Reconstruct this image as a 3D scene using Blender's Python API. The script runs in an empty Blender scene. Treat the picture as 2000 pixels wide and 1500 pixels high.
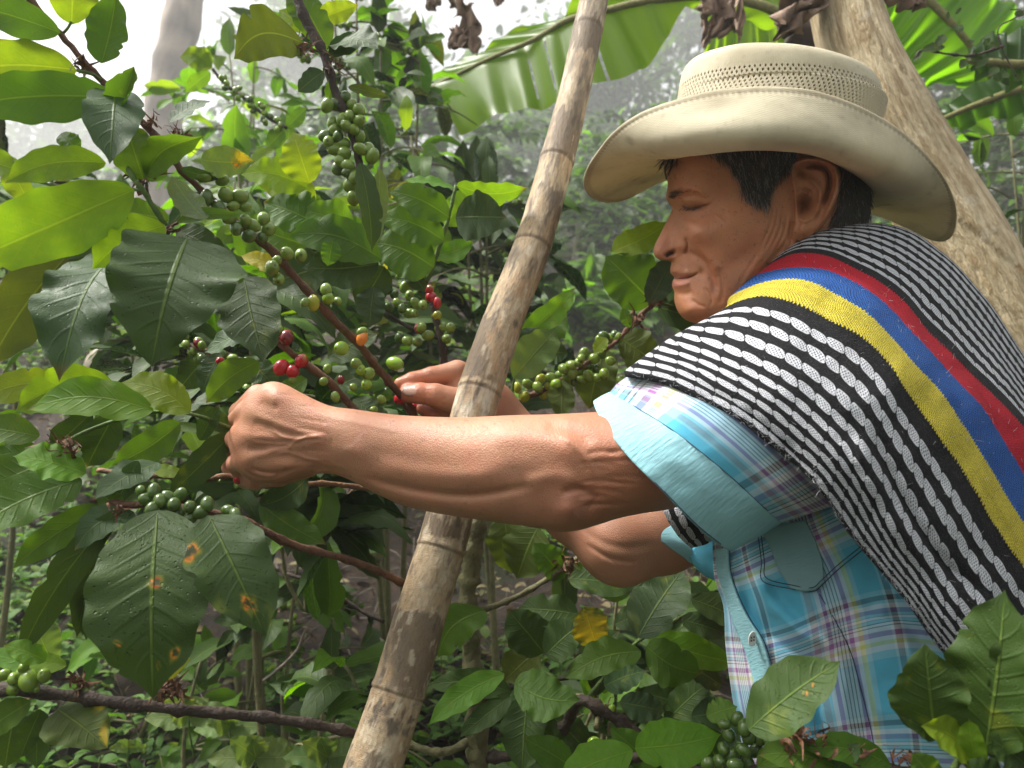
import bpy, math, random
import numpy as np
from mathutils import Vector
C = bpy.context.scene
COL = C.collection
R = math.radians
# ------------------------------------------------------------ camera, sky, sun, exposure
CAMZ = 1.30
cam_d = bpy.data.cameras.new("camera"); cam = bpy.data.objects.new("camera", cam_d); COL.objects.link(cam)
cam.location = (0, 0, CAMZ); cam.rotation_euler = (R(90), 0, 0)
cam_d.lens = 27; cam_d.sensor_width = 36; cam_d.clip_start = 0.02; cam_d.clip_end = 400
cam_d.dof.use_dof = True; cam_d.dof.focus_distance = 0.72; cam_d.dof.aperture_fstop = 9.0
C.camera = cam
SUN_EL, SUN_AZ = 56, -78          # azimuth measured from +Y towards +X
w = bpy.data.worlds.new("World"); C.world = w; w.use_nodes = True
wn = w.node_tree.nodes; wl = w.node_tree.links
bg = wn["Background"]; sky = wn.new("ShaderNodeTexSky"); sky.sky_type = 'NISHITA'; sky.sun_disc = False
sky.sun_elevation = R(SUN_EL); sky.sun_rotation = R(SUN_AZ); sky.dust_density = 6; sky.air_density = 1.0
hs = wn.new("ShaderNodeHueSaturation"); hs.inputs["Saturation"].default_value = 0.22
wl.new(sky.outputs[0], hs.inputs["Color"]); wl.new(hs.outputs[0], bg.inputs["Color"])
bg.inputs["Strength"].default_value = 0.12
sd = bpy.data.lights.new("sun", 'SUN'); sd.energy = 4.5; sd.angle = R(16); sd.color = (1, .965, .90)
sun = bpy.data.objects.new("sun", sd); COL.objects.link(sun)
ce = math.cos(R(SUN_EL))
sdir = Vector((math.sin(R(SUN_AZ))*ce, math.cos(R(SUN_AZ))*ce, math.sin(R(SUN_EL))))
sun.rotation_euler = (-sdir).to_track_quat('-Z', 'Y').to_euler()
C.view_settings.view_transform = 'Standard'; C.view_settings.look = 'None'
C.view_settings.gamma = 1; C.view_settings.use_curve_mapping = False
C.view_settings.exposure = 0.98
C.render.engine = 'CYCLES'
C.cycles.use_denoising = True
C.cycles.max_bounces = 8; C.cycles.transparent_max_bounces = 16; C.cycles.volume_bounces = 1
C.cycles.diffuse_bounces = 4; C.cycles.sample_clamp_indirect = 6
C.cycles.use_adaptive_sampling = True

# ------------------------------------------------------------ helpers
F = 1500.0
def P(u, v, d):
    """a point seen at (u, v) of the 2000 x 1500 frame, d metres along the camera's axis"""
    u = np.asarray(u, float); v = np.asarray(v, float); d = np.asarray(d, float)
    return np.stack(np.broadcast_arrays((u-1000)/F*d, d, CAMZ-(v-750)/F*d), -1)
def V3(u, v, d): return P(u, v, d)
rng = np.random.default_rng(7)

def mesh_np(name, verts, faces, smooth=True, uv=None, col=None, attrs=None):
    """faces: (n,4) or (n,3) int array, or list of such"""
    if not isinstance(faces, list): faces = [faces]
    faces = [np.asarray(f, np.int32) for f in faces if len(f)]
    me = bpy.data.meshes.new(name)
    verts = np.asarray(verts, np.float32)
    me.vertices.add(len(verts)); me.vertices.foreach_set("co", verts.ravel())
    loops = np.concatenate([f.ravel() for f in faces])
    tot = np.concatenate([np.full(len(f), f.shape[1], np.int32) for f in faces])
    st = np.concatenate([[0], np.cumsum(tot)[:-1]]).astype(np.int32)
    me.loops.add(len(loops)); me.loops.foreach_set("vertex_index", loops)
    me.polygons.add(len(tot)); me.polygons.foreach_set("loop_start", st)
    try: me.polygons.foreach_set("loop_total", tot)
    except Exception: pass
    me.polygons.foreach_set("use_smooth", np.full(len(tot), smooth))
    me.update(calc_edges=True)
    if uv is not None:
        l = me.uv_layers.new(name="UVMap"); l.data.foreach_set("uv", np.asarray(uv, np.float32)[loops].ravel())
    if col is not None:
        a = me.color_attributes.new("Col", 'FLOAT_COLOR', 'POINT')
        c = np.ones((len(verts), 4), np.float32); c[:, :3] = col; a.data.foreach_set("color", c.ravel())
    for k, val in (attrs or {}).items():
        a = me.attributes.new(k, 'FLOAT', 'POINT'); a.data.foreach_set("value", np.asarray(val, np.float32))
    me.validate(); return me
def link(name, me, mat=None, parent=None):
    o = bpy.data.objects.new(name, me); COL.objects.link(o)
    if mat is not None and me is not None and not me.materials: me.materials.append(mat)
    if parent is not None: o.parent = parent
    return o
def tag(o, label=None, cat=None, group=None, kind=None):
    if label: o["label"] = label
    if cat: o["category"] = cat
    if group: o["group"] = group
    if kind: o["kind"] = kind
    return o
def thing(name, label, cat, group=None, loc=None):
    o = bpy.data.objects.new(name, None); COL.objects.link(o); o.empty_display_size = .05
    if loc is not None: o["base"] = [float(x) for x in loc]
    return tag(o, label, cat, group)
def grid_faces(nr, nc, wrap=False):
    i, j = np.meshgrid(np.arange(nr-1), np.arange(nc if wrap else nc-1), indexing='ij')
    j2 = (j+1) % nc
    return np.stack([i*nc+j, i*nc+j2, (i+1)*nc+j2, (i+1)*nc+j], -1).reshape(-1, 4)
def cr(p, n, closed=False):
    """Catmull-Rom along axis 0 -> n samples"""
    p = np.asarray(p, float); m = len(p)
    if closed:
        t = np.arange(n)/n*m; i = np.floor(t).astype(int); f = t-i
        g = lambda k: p[(i+k) % m]
    else:
        t = np.linspace(0, m-1, n); i = np.minimum(np.floor(t).astype(int), m-2); f = t-i
        q = np.concatenate([[2*p[0]-p[1]], p, [2*p[-1]-p[-2]]])
        g = lambda k: q[i+k+1]
    f = f.reshape((-1,)+(1,)*(p.ndim-1))
    a, b, c, d = g(-1), g(0), g(1), g(2)
    return .5*((2*b)+(c-a)*f+(2*a-5*b+4*c-d)*f*f+(3*b-a-3*c+d)*f**3)
def arc_resample(p, n):
    q = cr(p, 40*len(p)); s = np.concatenate([[0], np.cumsum(np.linalg.norm(np.diff(q[:, :2], axis=0), axis=1))])
    t = np.linspace(0, s[-1], n)
    return np.stack([np.interp(t, s, q[:, k]) for k in range(q.shape[1])], -1)
_h = np.random.default_rng(11).random(65536).astype(np.float32)
def vnoise(p, scale=1.0, octv=1, seed=0):
    """value noise on (n,k) points -> about -1..1"""
    p = np.asarray(p, np.float64); out = np.zeros(len(p)); amp = 1; tot = 0
    for o in range(octv):
        q = p*scale*(2.03**o)+17.3*seed+5.1*o; i = np.floor(q).astype(np.int64); f = q-i; f = f*f*(3-2*f)
        r = np.zeros(len(p)); k = p.shape[1]
        for c in range(1 << k):
            wgt = np.ones(len(p)); h = np.full(len(p), seed*7919+o*104729, np.int64)
            for a in range(k):
                b = (c >> a) & 1; wgt *= f[:, a] if b else 1-f[:, a]
                h = h*73856093 ^ ((i[:, a]+b)*19349663+a*83492791)
            h ^= (h >> 13); h = h*1274126177; h ^= (h >> 16)
            r += wgt*_h[h & 65535]
        out += amp*(r*2-1); tot += amp; amp *= .5
    return out/tot
def sstep(a, b, x): t = np.clip((x-a)/(b-a), 0, 1); return t*t*(3-2*t)
def smin(a, b, k): h = np.clip(.5+.5*(b-a)/k, 0, 1); return b*(1-h)+a*h-k*h*(1-h)
def seg_dist2d(U, V, pts):
    """distance to polyline and fraction along it"""
    pts = np.asarray(pts, float); best = np.full(U.shape, 1e9); fr = np.zeros(U.shape)
    L = np.concatenate([[0], np.cumsum(np.linalg.norm(np.diff(pts, axis=0), axis=1))]); L /= max(L[-1], 1e-9)
    for k in range(len(pts)-1):
        a, b = pts[k], pts[k+1]; ab = b-a; t = np.clip(((U-a[0])*ab[0]+(V-a[1])*ab[1])/(ab@ab+1e-12), 0, 1)
        d = np.hypot(U-a[0]-ab[0]*t, V-a[1]-ab[1]*t); m = d < best
        best = np.where(m, d, best); fr = np.where(m, L[k]+(L[k+1]-L[k])*t, fr)
    return best, fr
def poly_sdf(U, V, poly):
    """positive inside"""
    poly = np.asarray(poly, float); d, _ = seg_dist2d(U, V, np.vstack([poly, poly[:1]]))
    ins = np.zeros(U.shape, bool); n = len(poly)
    for k in range(n):
        x1, y1 = poly[k]; x2, y2 = poly[(k+1) % n]
        if y1 == y2: continue
        c = ((y1 > V) != (y2 > V)) & (U < (x2-x1)*(V-y1)/(y2-y1)+x1); ins ^= c
    return np.where(ins, d, -d)
def rbf(U, V, ctl):
    """thin plate interpolation of (u,v,val) controls"""
    ctl = np.asarray(ctl, float); X = ctl[:, :2]/300; y = ctl[:, 2]; n = len(X)
    def ph(r): return r*r*np.log(r+1e-9)
    K = ph(np.linalg.norm(X[:, None]-X[None], axis=2))+np.eye(n)*1e-4
    A = np.zeros((n+3, n+3)); A[:n, :n] = K; A[:n, n] = 1; A[:n, n+1:] = X; A[n, :n] = 1; A[n+1:, :n] = X.T
    wts = np.linalg.solve(A, np.concatenate([y, np.zeros(3)]))
    out = wts[n]+wts[n+1]*U/300+wts[n+2]*V/300
    for k in range(n): out = out+wts[k]*ph(np.hypot(U/300-X[k, 0], V/300-X[k, 1]))
    return out
def stroke(U, V, pts, wd, amp, smooth=True):
    pts = np.asarray(pts, float)
    if smooth and len(pts) > 2: pts = cr(pts, 6*len(pts))
    d, f = seg_dist2d(U, V, pts); return amp*np.exp(-(d/wd)**2)*sstep(0, .18, f)*sstep(0, .25, 1-f) if len(pts) > 1 else 0
def blob(U, V, u, v, ru, rv, amp, ang=0):
    c, s = math.cos(R(ang)), math.sin(R(ang)); x = (U-u)*c+(V-v)*s; y = -(U-u)*s+(V-v)*c
    return amp*np.exp(-(x/ru)**2-(y/rv)**2)
def snets(Fv):
    """surface nets on a dense field (inside < 0) -> verts in index space, quads"""
    S = Fv < 0; nx, ny, nz = Fv.shape; cnt = np.zeros((nx-1, ny-1, nz-1), np.int8)
    for a in (0, 1):
        for b in (0, 1):
            for c in (0, 1): cnt += S[a:nx-1+a, b:ny-1+b, c:nz-1+c]
    I, J, K = np.nonzero((cnt > 0) & (cnt < 8)); n = len(I); idx = np.full(cnt.shape, -1, np.int32); idx[I, J, K] = np.arange(n)
    acc = np.zeros((n, 3)); ct = np.zeros(n); cor = [(a, b, c) for a in (0, 1) for b in (0, 1) for c in (0, 1)]
    vals = {q: Fv[I+q[0], J+q[1], K+q[2]] for q in cor}
    for q in cor:
        for ax in range(3):
            if q[ax]: continue
            r = list(q); r[ax] = 1; r = tuple(r); fa, fb = vals[q], vals[r]; m = (fa < 0) != (fb < 0)
            t = np.where(m, fa/np.where(m, fa-fb, 1), 0); p = np.tile(np.array(q, float), (n, 1)); p[:, ax] += t
            acc += p*m[:, None]; ct += m
    Vx = np.stack([I, J, K], 1)+acc/ct[:, None]; quads = []
    for ax in range(3):
        A = S if ax == 0 else S
        sl0 = [slice(None)]*3; sl1 = [slice(None)]*3; sl0[ax] = slice(0, -1); sl1[ax] = slice(1, None)
        s0, s1 = S[tuple(sl0)], S[tuple(sl1)]; E = np.nonzero(s0 != s1); E = list(E)
        o1, o2 = (ax+1) % 3, (ax+2) % 3
        ok = (E[o1] > 0) & (E[o2] > 0) & (E[o1] < Fv.shape[o1]-1) & (E[o2] < Fv.shape[o2]-1)
        E = [e[ok] for e in E]; inside = S[tuple(E)]
        def cell(d1, d2):
            q = [e.copy() for e in E]; q[o1] -= d1; q[o2] -= d2; return idx[tuple(q)]
        a, b, c, d = cell(1, 1), cell(0, 1), cell(0, 0), cell(1, 0)
        quads.append(np.where(inside[:, None], np.stack([a, b, c, d], 1), np.stack([d, c, b, a], 1)))
    q = np.concatenate(quads); q = q[(q >= 0).all(1)]
    return Vx, q
def rcone(p, a, b, r1, r2):
    """round cone distance (approximate), p (...,3)"""
    a = np.asarray(a, float); b = np.asarray(b, float); ab = b-a
    t = np.clip(((p-a)@ab)/(ab@ab), 0, 1); return np.linalg.norm(p-a-t[..., None]*ab, axis=-1)-(r1+(r2-r1)*t)
def chain(p, pts, k=.006):
    """pts: (u,v,d,r) list"""
    out = None
    for m in range(len(pts)-1):
        q = rcone(p, P(*pts[m][:3]), P(*pts[m+1][:3]), pts[m][3], pts[m+1][3]); out = q if out is None else smin(out, q, k)
    return out
def bbox_mask(p, pts, pad): ...

# ------------------------------------------------------------ shader helper
class NT:
    def __init__(s, name):
        s.m = bpy.data.materials.new(name); s.m.use_nodes = True; s.t = s.m.node_tree; s.n = s.t.nodes; s.l = s.t.links
        s.b = s.n["Principled BSDF"]
    def node(s, typ, **kw):
        nd = s.n.new(typ)
        for k, v in kw.items(): setattr(nd, k, v)
        return nd
    def put(s, sock, v):
        if isinstance(v, X): s.l.new(v.s, sock)
        elif isinstance(v, bpy.types.NodeSocket): s.l.new(v, sock)
        else:
            if hasattr(sock.default_value, '__len__') and not hasattr(v, '__len__'): v = (v,)*len(sock.default_value)
            if hasattr(sock.default_value, '__len__') and len(sock.default_value) == 4 and len(v) == 3: v = (*v, 1)
            sock.default_value = v
    def math(s, op, a, b=0, c=0):
        nd = s.n.new("ShaderNodeMath"); nd.operation = op
        for i, q in enumerate((a, b, c)): s.put(nd.inputs[i], q)
        return X(s, nd.outputs[0])
    def mix(s, f, a, b, mode='MIX'):
        nd = s.n.new("ShaderNodeMix"); nd.data_type = 'RGBA'; nd.blend_type = mode
        s.put(nd.inputs[0], f); s.put(nd.inputs[6], a); s.put(nd.inputs[7], b); return X(s, nd.outputs[2])
    def ramp(s, f, stops, mode='LINEAR'):
        nd = s.n.new("ShaderNodeValToRGB"); nd.color_ramp.interpolation = mode; e = nd.color_ramp.elements
        while len(e) < len(stops): e.new(.5)
        for q, (p, c) in zip(e, stops): q.position = p; q.color = (*c, 1) if len(c) == 3 else c
        s.put(nd.inputs[0], f); return X(s, nd.outputs[0])
    def noise(s, scale, detail=3, vec=None, rough=.55, out=0, dim='3D'):
        nd = s.n.new("ShaderNodeTexNoise"); nd.inputs["Scale"].default_value = scale; nd.inputs["Detail"].default_value = detail
        nd.inputs["Roughness"].default_value = rough
        if vec is not None: s.put(nd.inputs["Vector"], vec)
        return X(s, nd.outputs[out])
    def attr(s, name, col=False):
        nd = s.n.new("ShaderNodeAttribute"); nd.attribute_name = name; return X(s, nd.outputs["Color" if col else "Fac"])
    def uv(s):
        nd = s.n.new("ShaderNodeUVMap"); sp = s.n.new("ShaderNodeSeparateXYZ"); s.l.new(nd.outputs[0], sp.inputs[0])
        return X(s, sp.outputs[0]), X(s, sp.outputs[1])
    def vec(s, a, b, c=0):
        nd = s.n.new("ShaderNodeCombineXYZ")
        for i, q in enumerate((a, b, c)): s.put(nd.inputs[i], q)
        return X(s, nd.outputs[0])
    def obj(s):
        nd = s.n.new("ShaderNodeTexCoord"); return X(s, nd.outputs["Object"])
    def bump(s, h, dist=.001, strength=1, normal=None):
        nd = s.n.new("ShaderNodeBump"); nd.inputs["Distance"].default_value = dist; s.put(nd.inputs["Strength"], strength); s.put(nd.inputs["Height"], h)
        if normal is not None: s.put(nd.inputs["Normal"], normal)
        s.l.new(nd.outputs[0], s.b.inputs["Normal"]); return X(s, nd.outputs[0])
    def set(s, **kw):
        names = dict(color="Base Color", rough="Roughness", sss="Subsurface Weight", spec="Specular IOR Level", coat="Coat Weight", metal="Metallic", alpha="Alpha", sheen="Sheen Weight")
        for k, v in kw.items(): s.put(s.b.inputs[names[k]], v)
        return s
class X:
    def __init__(s, t, sock): s.t = t; s.s = sock
    def __add__(a, b): return a.t.math('ADD', a, b)
    __radd__ = __add__
    def __sub__(a, b): return a.t.math('SUBTRACT', a, b)
    def __rsub__(a, b): return a.t.math('SUBTRACT', b, a)
    def __mul__(a, b): return a.t.math('MULTIPLY', a, b)
    __rmul__ = __mul__
    def __truediv__(a, b): return a.t.math('DIVIDE', a, b)
    def __gt__(a, b): return a.t.math('GREATER_THAN', a, b)
    def __lt__(a, b): return a.t.math('LESS_THAN', a, b)
    def fract(a): return a.t.math('FRACT', a)
    def floor(a): return a.t.math('FLOOR', a)
    def abs(a): return a.t.math('ABSOLUTE', a)
    def sin(a): return a.t.math('SINE', a)
    def sqrt(a): return a.t.math('SQRT', a)
    def pow(a, b): return a.t.math('POWER', a, b)
    def step(a, lo, hi):
        nd = a.t.n.new("ShaderNodeMapRange"); nd.interpolation_type = 'SMOOTHSTEP'
        a.t.put(nd.inputs[0], a); nd.inputs[1].default_value = lo; nd.inputs[2].default_value = hi; return X(a.t, nd.outputs[0])
# ============================================================ the man
def skin_mat():
    m = NT("skin"); o = m.obj(); c = m.attr("Col", True)
    n1 = m.noise(55, 4, o); n2 = m.noise(420, 3, o)
    c1 = m.mix(n1.step(.35, .75)*.35, c, m.mix(1.0, c, (1.12, .86, .80), 'MULTIPLY'))
    c2 = m.mix(n2.step(.5, .8)*.25, c1, m.mix(1.0, c1, (.80, .74, .72), 'MULTIPLY'))
    m.set(color=c2, rough=m.attr("wet")*-.32+.47+(n2-.5)*.2, sss=.12, spec=.42)
    m.b.inputs["Subsurface Radius"].default_value = (1, .35, .2); m.b.inputs["Subsurface Scale"].default_value = .004
    vor = m.node("ShaderNodeTexVoronoi"); vor.inputs["Scale"].default_value = 520; vor.feature = 'DISTANCE_TO_EDGE'; m.l.new(o.s, vor.inputs["Vector"])
    h = X(m, vor.outputs[0]).step(0, .25)*.45+m.noise(260, 4, o)*.8
    m.bump(h, .0009, .38); return m.m
SKIN = skin_mat()
man = thing("person", "man in pale straw hat, striped woven poncho and turquoise plaid shirt picking coffee cherries", "person")
body_v, body_f, body_c, body_w = [], [], [], []
def relief(poly, u0, u1, v0, v1, step, d0, d1, dstep, midf, Mf, Rf, detail, extra=None, kx=.004, colf=None, nsm=0):
    poly = cr(poly, len(poly)*5, True)
    us = np.arange(u0, u1+step, step); vs = np.arange(v0, v1+step, step); ds = np.arange(d0, d1+dstep, dstep)
    U, V = np.meshgrid(us, vs, indexing='ij')
    s = poly_sdf(U, V, poly); M = np.maximum(Mf(U, V), .004); Rr = np.maximum(Rf(U, V), 6)
    t = np.clip(s/Rr, -1, 1); prof2 = np.where(t > 0, 1-(1-t)**2, t*2)
    W0 = M*np.sqrt(np.maximum(prof2, 0)); det = detail(U, V)*sstep(0, 14, s)
    Q = np.where(prof2 > 0, np.maximum(W0+det, .0005*np.sqrt(np.maximum(prof2, 0)))**2, M*M*prof2)
    mid = midf(U, V); gx, gy = np.gradient(Q, step); gx = gx*F/.75; gy = gy*F/.75
    dd = ds[None, None, :]-mid[..., None]
    f = (dd*dd-Q[..., None])/np.sqrt(4*dd*dd+(gx*gx+gy*gy)[..., None]+1e-5)
    if extra is not None:
        G = P(U[..., None], V[..., None], ds[None, None, :]); e = extra(G); f = smin(f, e, kx)
    X_, q = snets(f.astype(np.float32))
    u = u0+X_[:, 0]*step; v = v0+X_[:, 1]*step; d = d0+X_[:, 2]*dstep
    wv = P(u, v, d); return u, v, d, wv, q
def relax(v, q, it=1, a=.5):
    e = np.concatenate([q[:, [0, 1]], q[:, [1, 2]], q[:, [2, 3]], q[:, [3, 0]]]); n = len(v)
    deg = np.bincount(e[:, 0], minlength=n)+np.bincount(e[:, 1], minlength=n); deg = np.maximum(deg, 1)
    for _ in range(it):
        s = np.stack([np.bincount(e[:, 0], v[e[:, 1], k], n)+np.bincount(e[:, 1], v[e[:, 0], k], n) for k in range(3)], 1)
        v = v*(1-a)+a*s/deg[:, None]
    return v
BASE = np.array([.43, .178, .084]); ARM = np.array([.49, .235, .14])
# ---- head and neck
head_poly = [(1302, 330), (1304, 360), (1302, 376), (1301, 389), (1308, 399), (1313, 408), (1306, 424), (1297, 442), (1287, 462), (1279, 478), (1276, 491),
 (1280, 502), (1290, 508), (1304, 509), (1311, 513), (1309, 524), (1310, 534), (1317, 542), (1313, 550), (1313, 560), (1317, 571), (1317, 587), (1322, 604), (1331, 618), (1346, 628),
 (1367, 632), (1390, 632), (1420, 640), (1450, 665), (1470, 710), (1480, 770), (1540, 800), (1640, 790), (1690, 720), (1700, 620), (1695, 540), (1690, 480), (1694, 442), (1700, 410),
 (1704, 370), (1698, 320), (1675, 265), (1630, 225), (1560, 200), (1470, 195), (1390, 212), (1335, 255), (1310, 295)]
Mh = [(1282, 492, .010), (1292, 470, .011), (1300, 450, .009), (1315, 408, .010), (1330, 484, .020), (1322, 440, .016), (1346, 440, .042), (1333, 405, .026), (1350, 403, .038),
 (1376, 402, .052), (1312, 378, .028), (1350, 368, .052), (1425, 370, .065), (1355, 468, .046), (1415, 440, .066), (1500, 440, .069), (1316, 535, .016), (1332, 520, .026), (1366, 533, .041), (1385, 500, .052),
 (1325, 590, .022), (1355, 606, .036), (1375, 570, .046), (1425, 575, .055), (1480, 540, .061), (1312, 335, .038), (1350, 310, .058), (1480, 240, .074), (1600, 300, .076), (1690, 370, .062),
 (1620, 480, .058), (1560, 560, .056), (1600, 720, .060), (1450, 200, .060), (1540, 400, .069), (1480, 640, .052)]
Rh = [(1285, 490, 14), (1300, 450, 13), (1312, 410, 15), (1330, 440, 20), (1316, 540, 22), (1322, 590, 24), (1345, 620, 26), (1308, 350, 45), (1400, 240, 75), (1600, 250, 80), (1690, 400, 60), (1500, 450, 80), (1400, 600, 40), (1600, 700, 70), (1312, 385, 22)]
EAR = [(1544, 330), (1550, 317), (1566, 309), (1590, 307), (1614, 312), (1632, 324), (1641, 344), (1639, 371), (1630, 397), (1618, 422), (1603, 444), (1586, 462), (1566, 473), (1551, 469), (1547, 456), (1551, 436), (1552, 412), (1550, 385), (1545, 355)]
WR = []
_r = np.random.default_rng(3)
for k in range(11):                      # crow's feet and cheek lines from the corner of the eye
    a0 = -30+k*11; st = (1382+_r.uniform(-2, 10), 402+k*2.6); L = _r.uniform(28, 75)
    WR.append(([st, (st[0]+L*.5*math.cos(R(a0)), st[1]+L*.5*math.sin(R(a0))), (st[0]+L*math.cos(R(a0+10)), st[1]+L*math.sin(R(a0+12)))], 2.0, -_r.uniform(.0004, .0009)))
for k in range(7):                       # lines in front of the ear
    x = 1498+k*9; WR.append(([(x+14, 395+k*6), (x+6, 440+k*5), (x-16, 490+k*3)], 2.4, -.0010))
for k in range(6):                       # neck folds
    x = 1440+k*17; WR.append(([(x+50, 480+k*4), (x+18, 530), (x-12, 585)], 3.6, -.0006))
WR += [([(1400, 352), (1385, 348), (1360, 350), (1335, 356)], 3, -.0008), ([(1395, 338), (1370, 332), (1340, 338)], 3, -.0006)]
def head_detail(U, V):
    z = 0*U
    z += stroke(U, V, [(1330, 401), (1340, 406), (1352, 407), (1366, 405), (1378, 402), (1392, 397)], 2.8, -.0050)
    z += blob(U, V, 1352, 392, 20, 9, .0062, -4)+blob(U, V, 1350, 416, 18, 6, .0022, 6)
    z += stroke(U, V, [(1334, 389), (1350, 383), (1368, 385), (1385, 393)], 3, -.0022)
    z += stroke(U, V, [(1332, 424), (1350, 428), (1372, 422), (1392, 414)], 3, -.0016)
    z += stroke(U, V, [(1308, 380), (1322, 372), (1342, 368), (1365, 374), (1382, 386)], 9, .0036)
    z += blob(U, V, 1358, 455, 27, 24, .0088, -20)+blob(U, V, 1420, 430, 50, 24, .004, -18)+stroke(U, V, [(1330, 415), (1345, 428), (1375, 430)], 5, -.0016)
    z += blob(U, V, 1327, 483, 12, 12, .0068)+stroke(U, V, [(1338, 462), (1343, 476), (1341, 490), (1334, 499)], 3.2, -.0055)
    z += stroke(U, V, [(1298, 502), (1306, 496), (1316, 492), (1323, 492)], 4.2, -.0095)
    z += stroke(U, V, [(1342, 486), (1360, 499), (1378, 514), (1390, 536), (1396, 560), (1392, 584)], 6.5, -.0034)
    z += stroke(U, V, [(1350, 478), (1372, 492), (1394, 515), (1404, 540)], 9, .0022)
    z += stroke(U, V, [(1402, 520), (1410, 548), (1411, 574), (1403, 602)], 3.5, -.0018)
    z += stroke(U, V, [(1375, 560), (1390, 585), (1384, 604)], 3, -.0014)+stroke(U, V, [(1350, 585), (1366, 596), (1382, 600)], 3, -.0014)
    z += stroke(U, V, [(1308, 543), (1322, 546), (1338, 544), (1354, 538), (1368, 532)], 2.8, -.0046)
    z += stroke(U, V, [(1312, 534), (1330, 534), (1350, 531)], 6, .0020)+stroke(U, V, [(1310, 556), (1328, 557), (1350, 549)], 7, .0034)
    z += blob(U, V, 1371, 533, 6, 9, -.0028)+stroke(U, V, [(1322, 574), (1340, 574), (1356, 568)], 6, -.0020)+blob(U, V, 1345, 605, 20, 16, .004)
    z += stroke(U, V, [(1542, 470), (1500, 520), (1455, 575), (1410, 625)], 10, -.0040)
    z += blob(U, V, 1455, 500, 45, 22, -.0035, -35)
    e = poly_sdf(U, V, cr(EAR, 80, True)); inn = sstep(-1.5, 3.5, e)
    grow = .0065+.011*sstep(1548, 1632, U)-.004*sstep(440, 470, V)
    ear = inn*grow*1.15
    rim = cr([(1552, 352), (1548, 330), (1562, 315), (1590, 312), (1616, 317), (1632, 334), (1635, 360), (1627, 390), (1615, 416), (1600, 440), (1584, 456)], 60)
    ear += stroke(U, V, rim, 5.0, .0062, False)
    ear += stroke(U, V, [(1562, 330), (1590, 324), (1612, 332), (1620, 356), (1612, 386), (1598, 412)], 4.5, -.0115)*inn
    ear += stroke(U, V, [(1572, 345), (1592, 358), (1602, 376), (1600, 398), (1590, 418), (1578, 430)], 5.5, .0046)*inn
    ear += blob(U, V, 1570, 338, 14, 8, -.0085, 30)*inn+stroke(U, V, [(1556, 372), (1572, 372), (1588, 378)], 3.5, -.0032)*inn
    ear += blob(U, V, 1571, 400, 13, 19, -.0185, 14)*inn+stroke(U, V, [(1555, 366), (1570, 374), (1580, 380)], 3.2, .003)*inn
    ear += blob(U, V, 1557, 404, 6, 12, .0035)*inn+stroke(U, V, [(1560, 424), (1572, 432), (1584, 424)], 4, .003)*inn+blob(U, V, 1567, 456, 11, 12, .003)*inn
    z += ear-(1-inn)*np.exp(-(np.maximum(-e, 0)/5)**2)*.0030*(U > 1556)
    z += stroke(U, V, [(1545, 478), (1543, 455), (1546, 430)], 3, -.002)
    for pts, wd, am in WR: z += stroke(U, V, pts, wd, am)
    return z+stroke(U, V, [(1290, 505), (1300, 507)], 3, 0)
uH, vH, dH, wH, qH = relief(head_poly, 1262, 1716, 184, 806, 2.0, .715, .905, .00125, lambda U, V: .822+0*U,
    lambda U, V: rbf(U, V, Mh), lambda U, V: rbf(U, V, Rh), head_detail)
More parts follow.
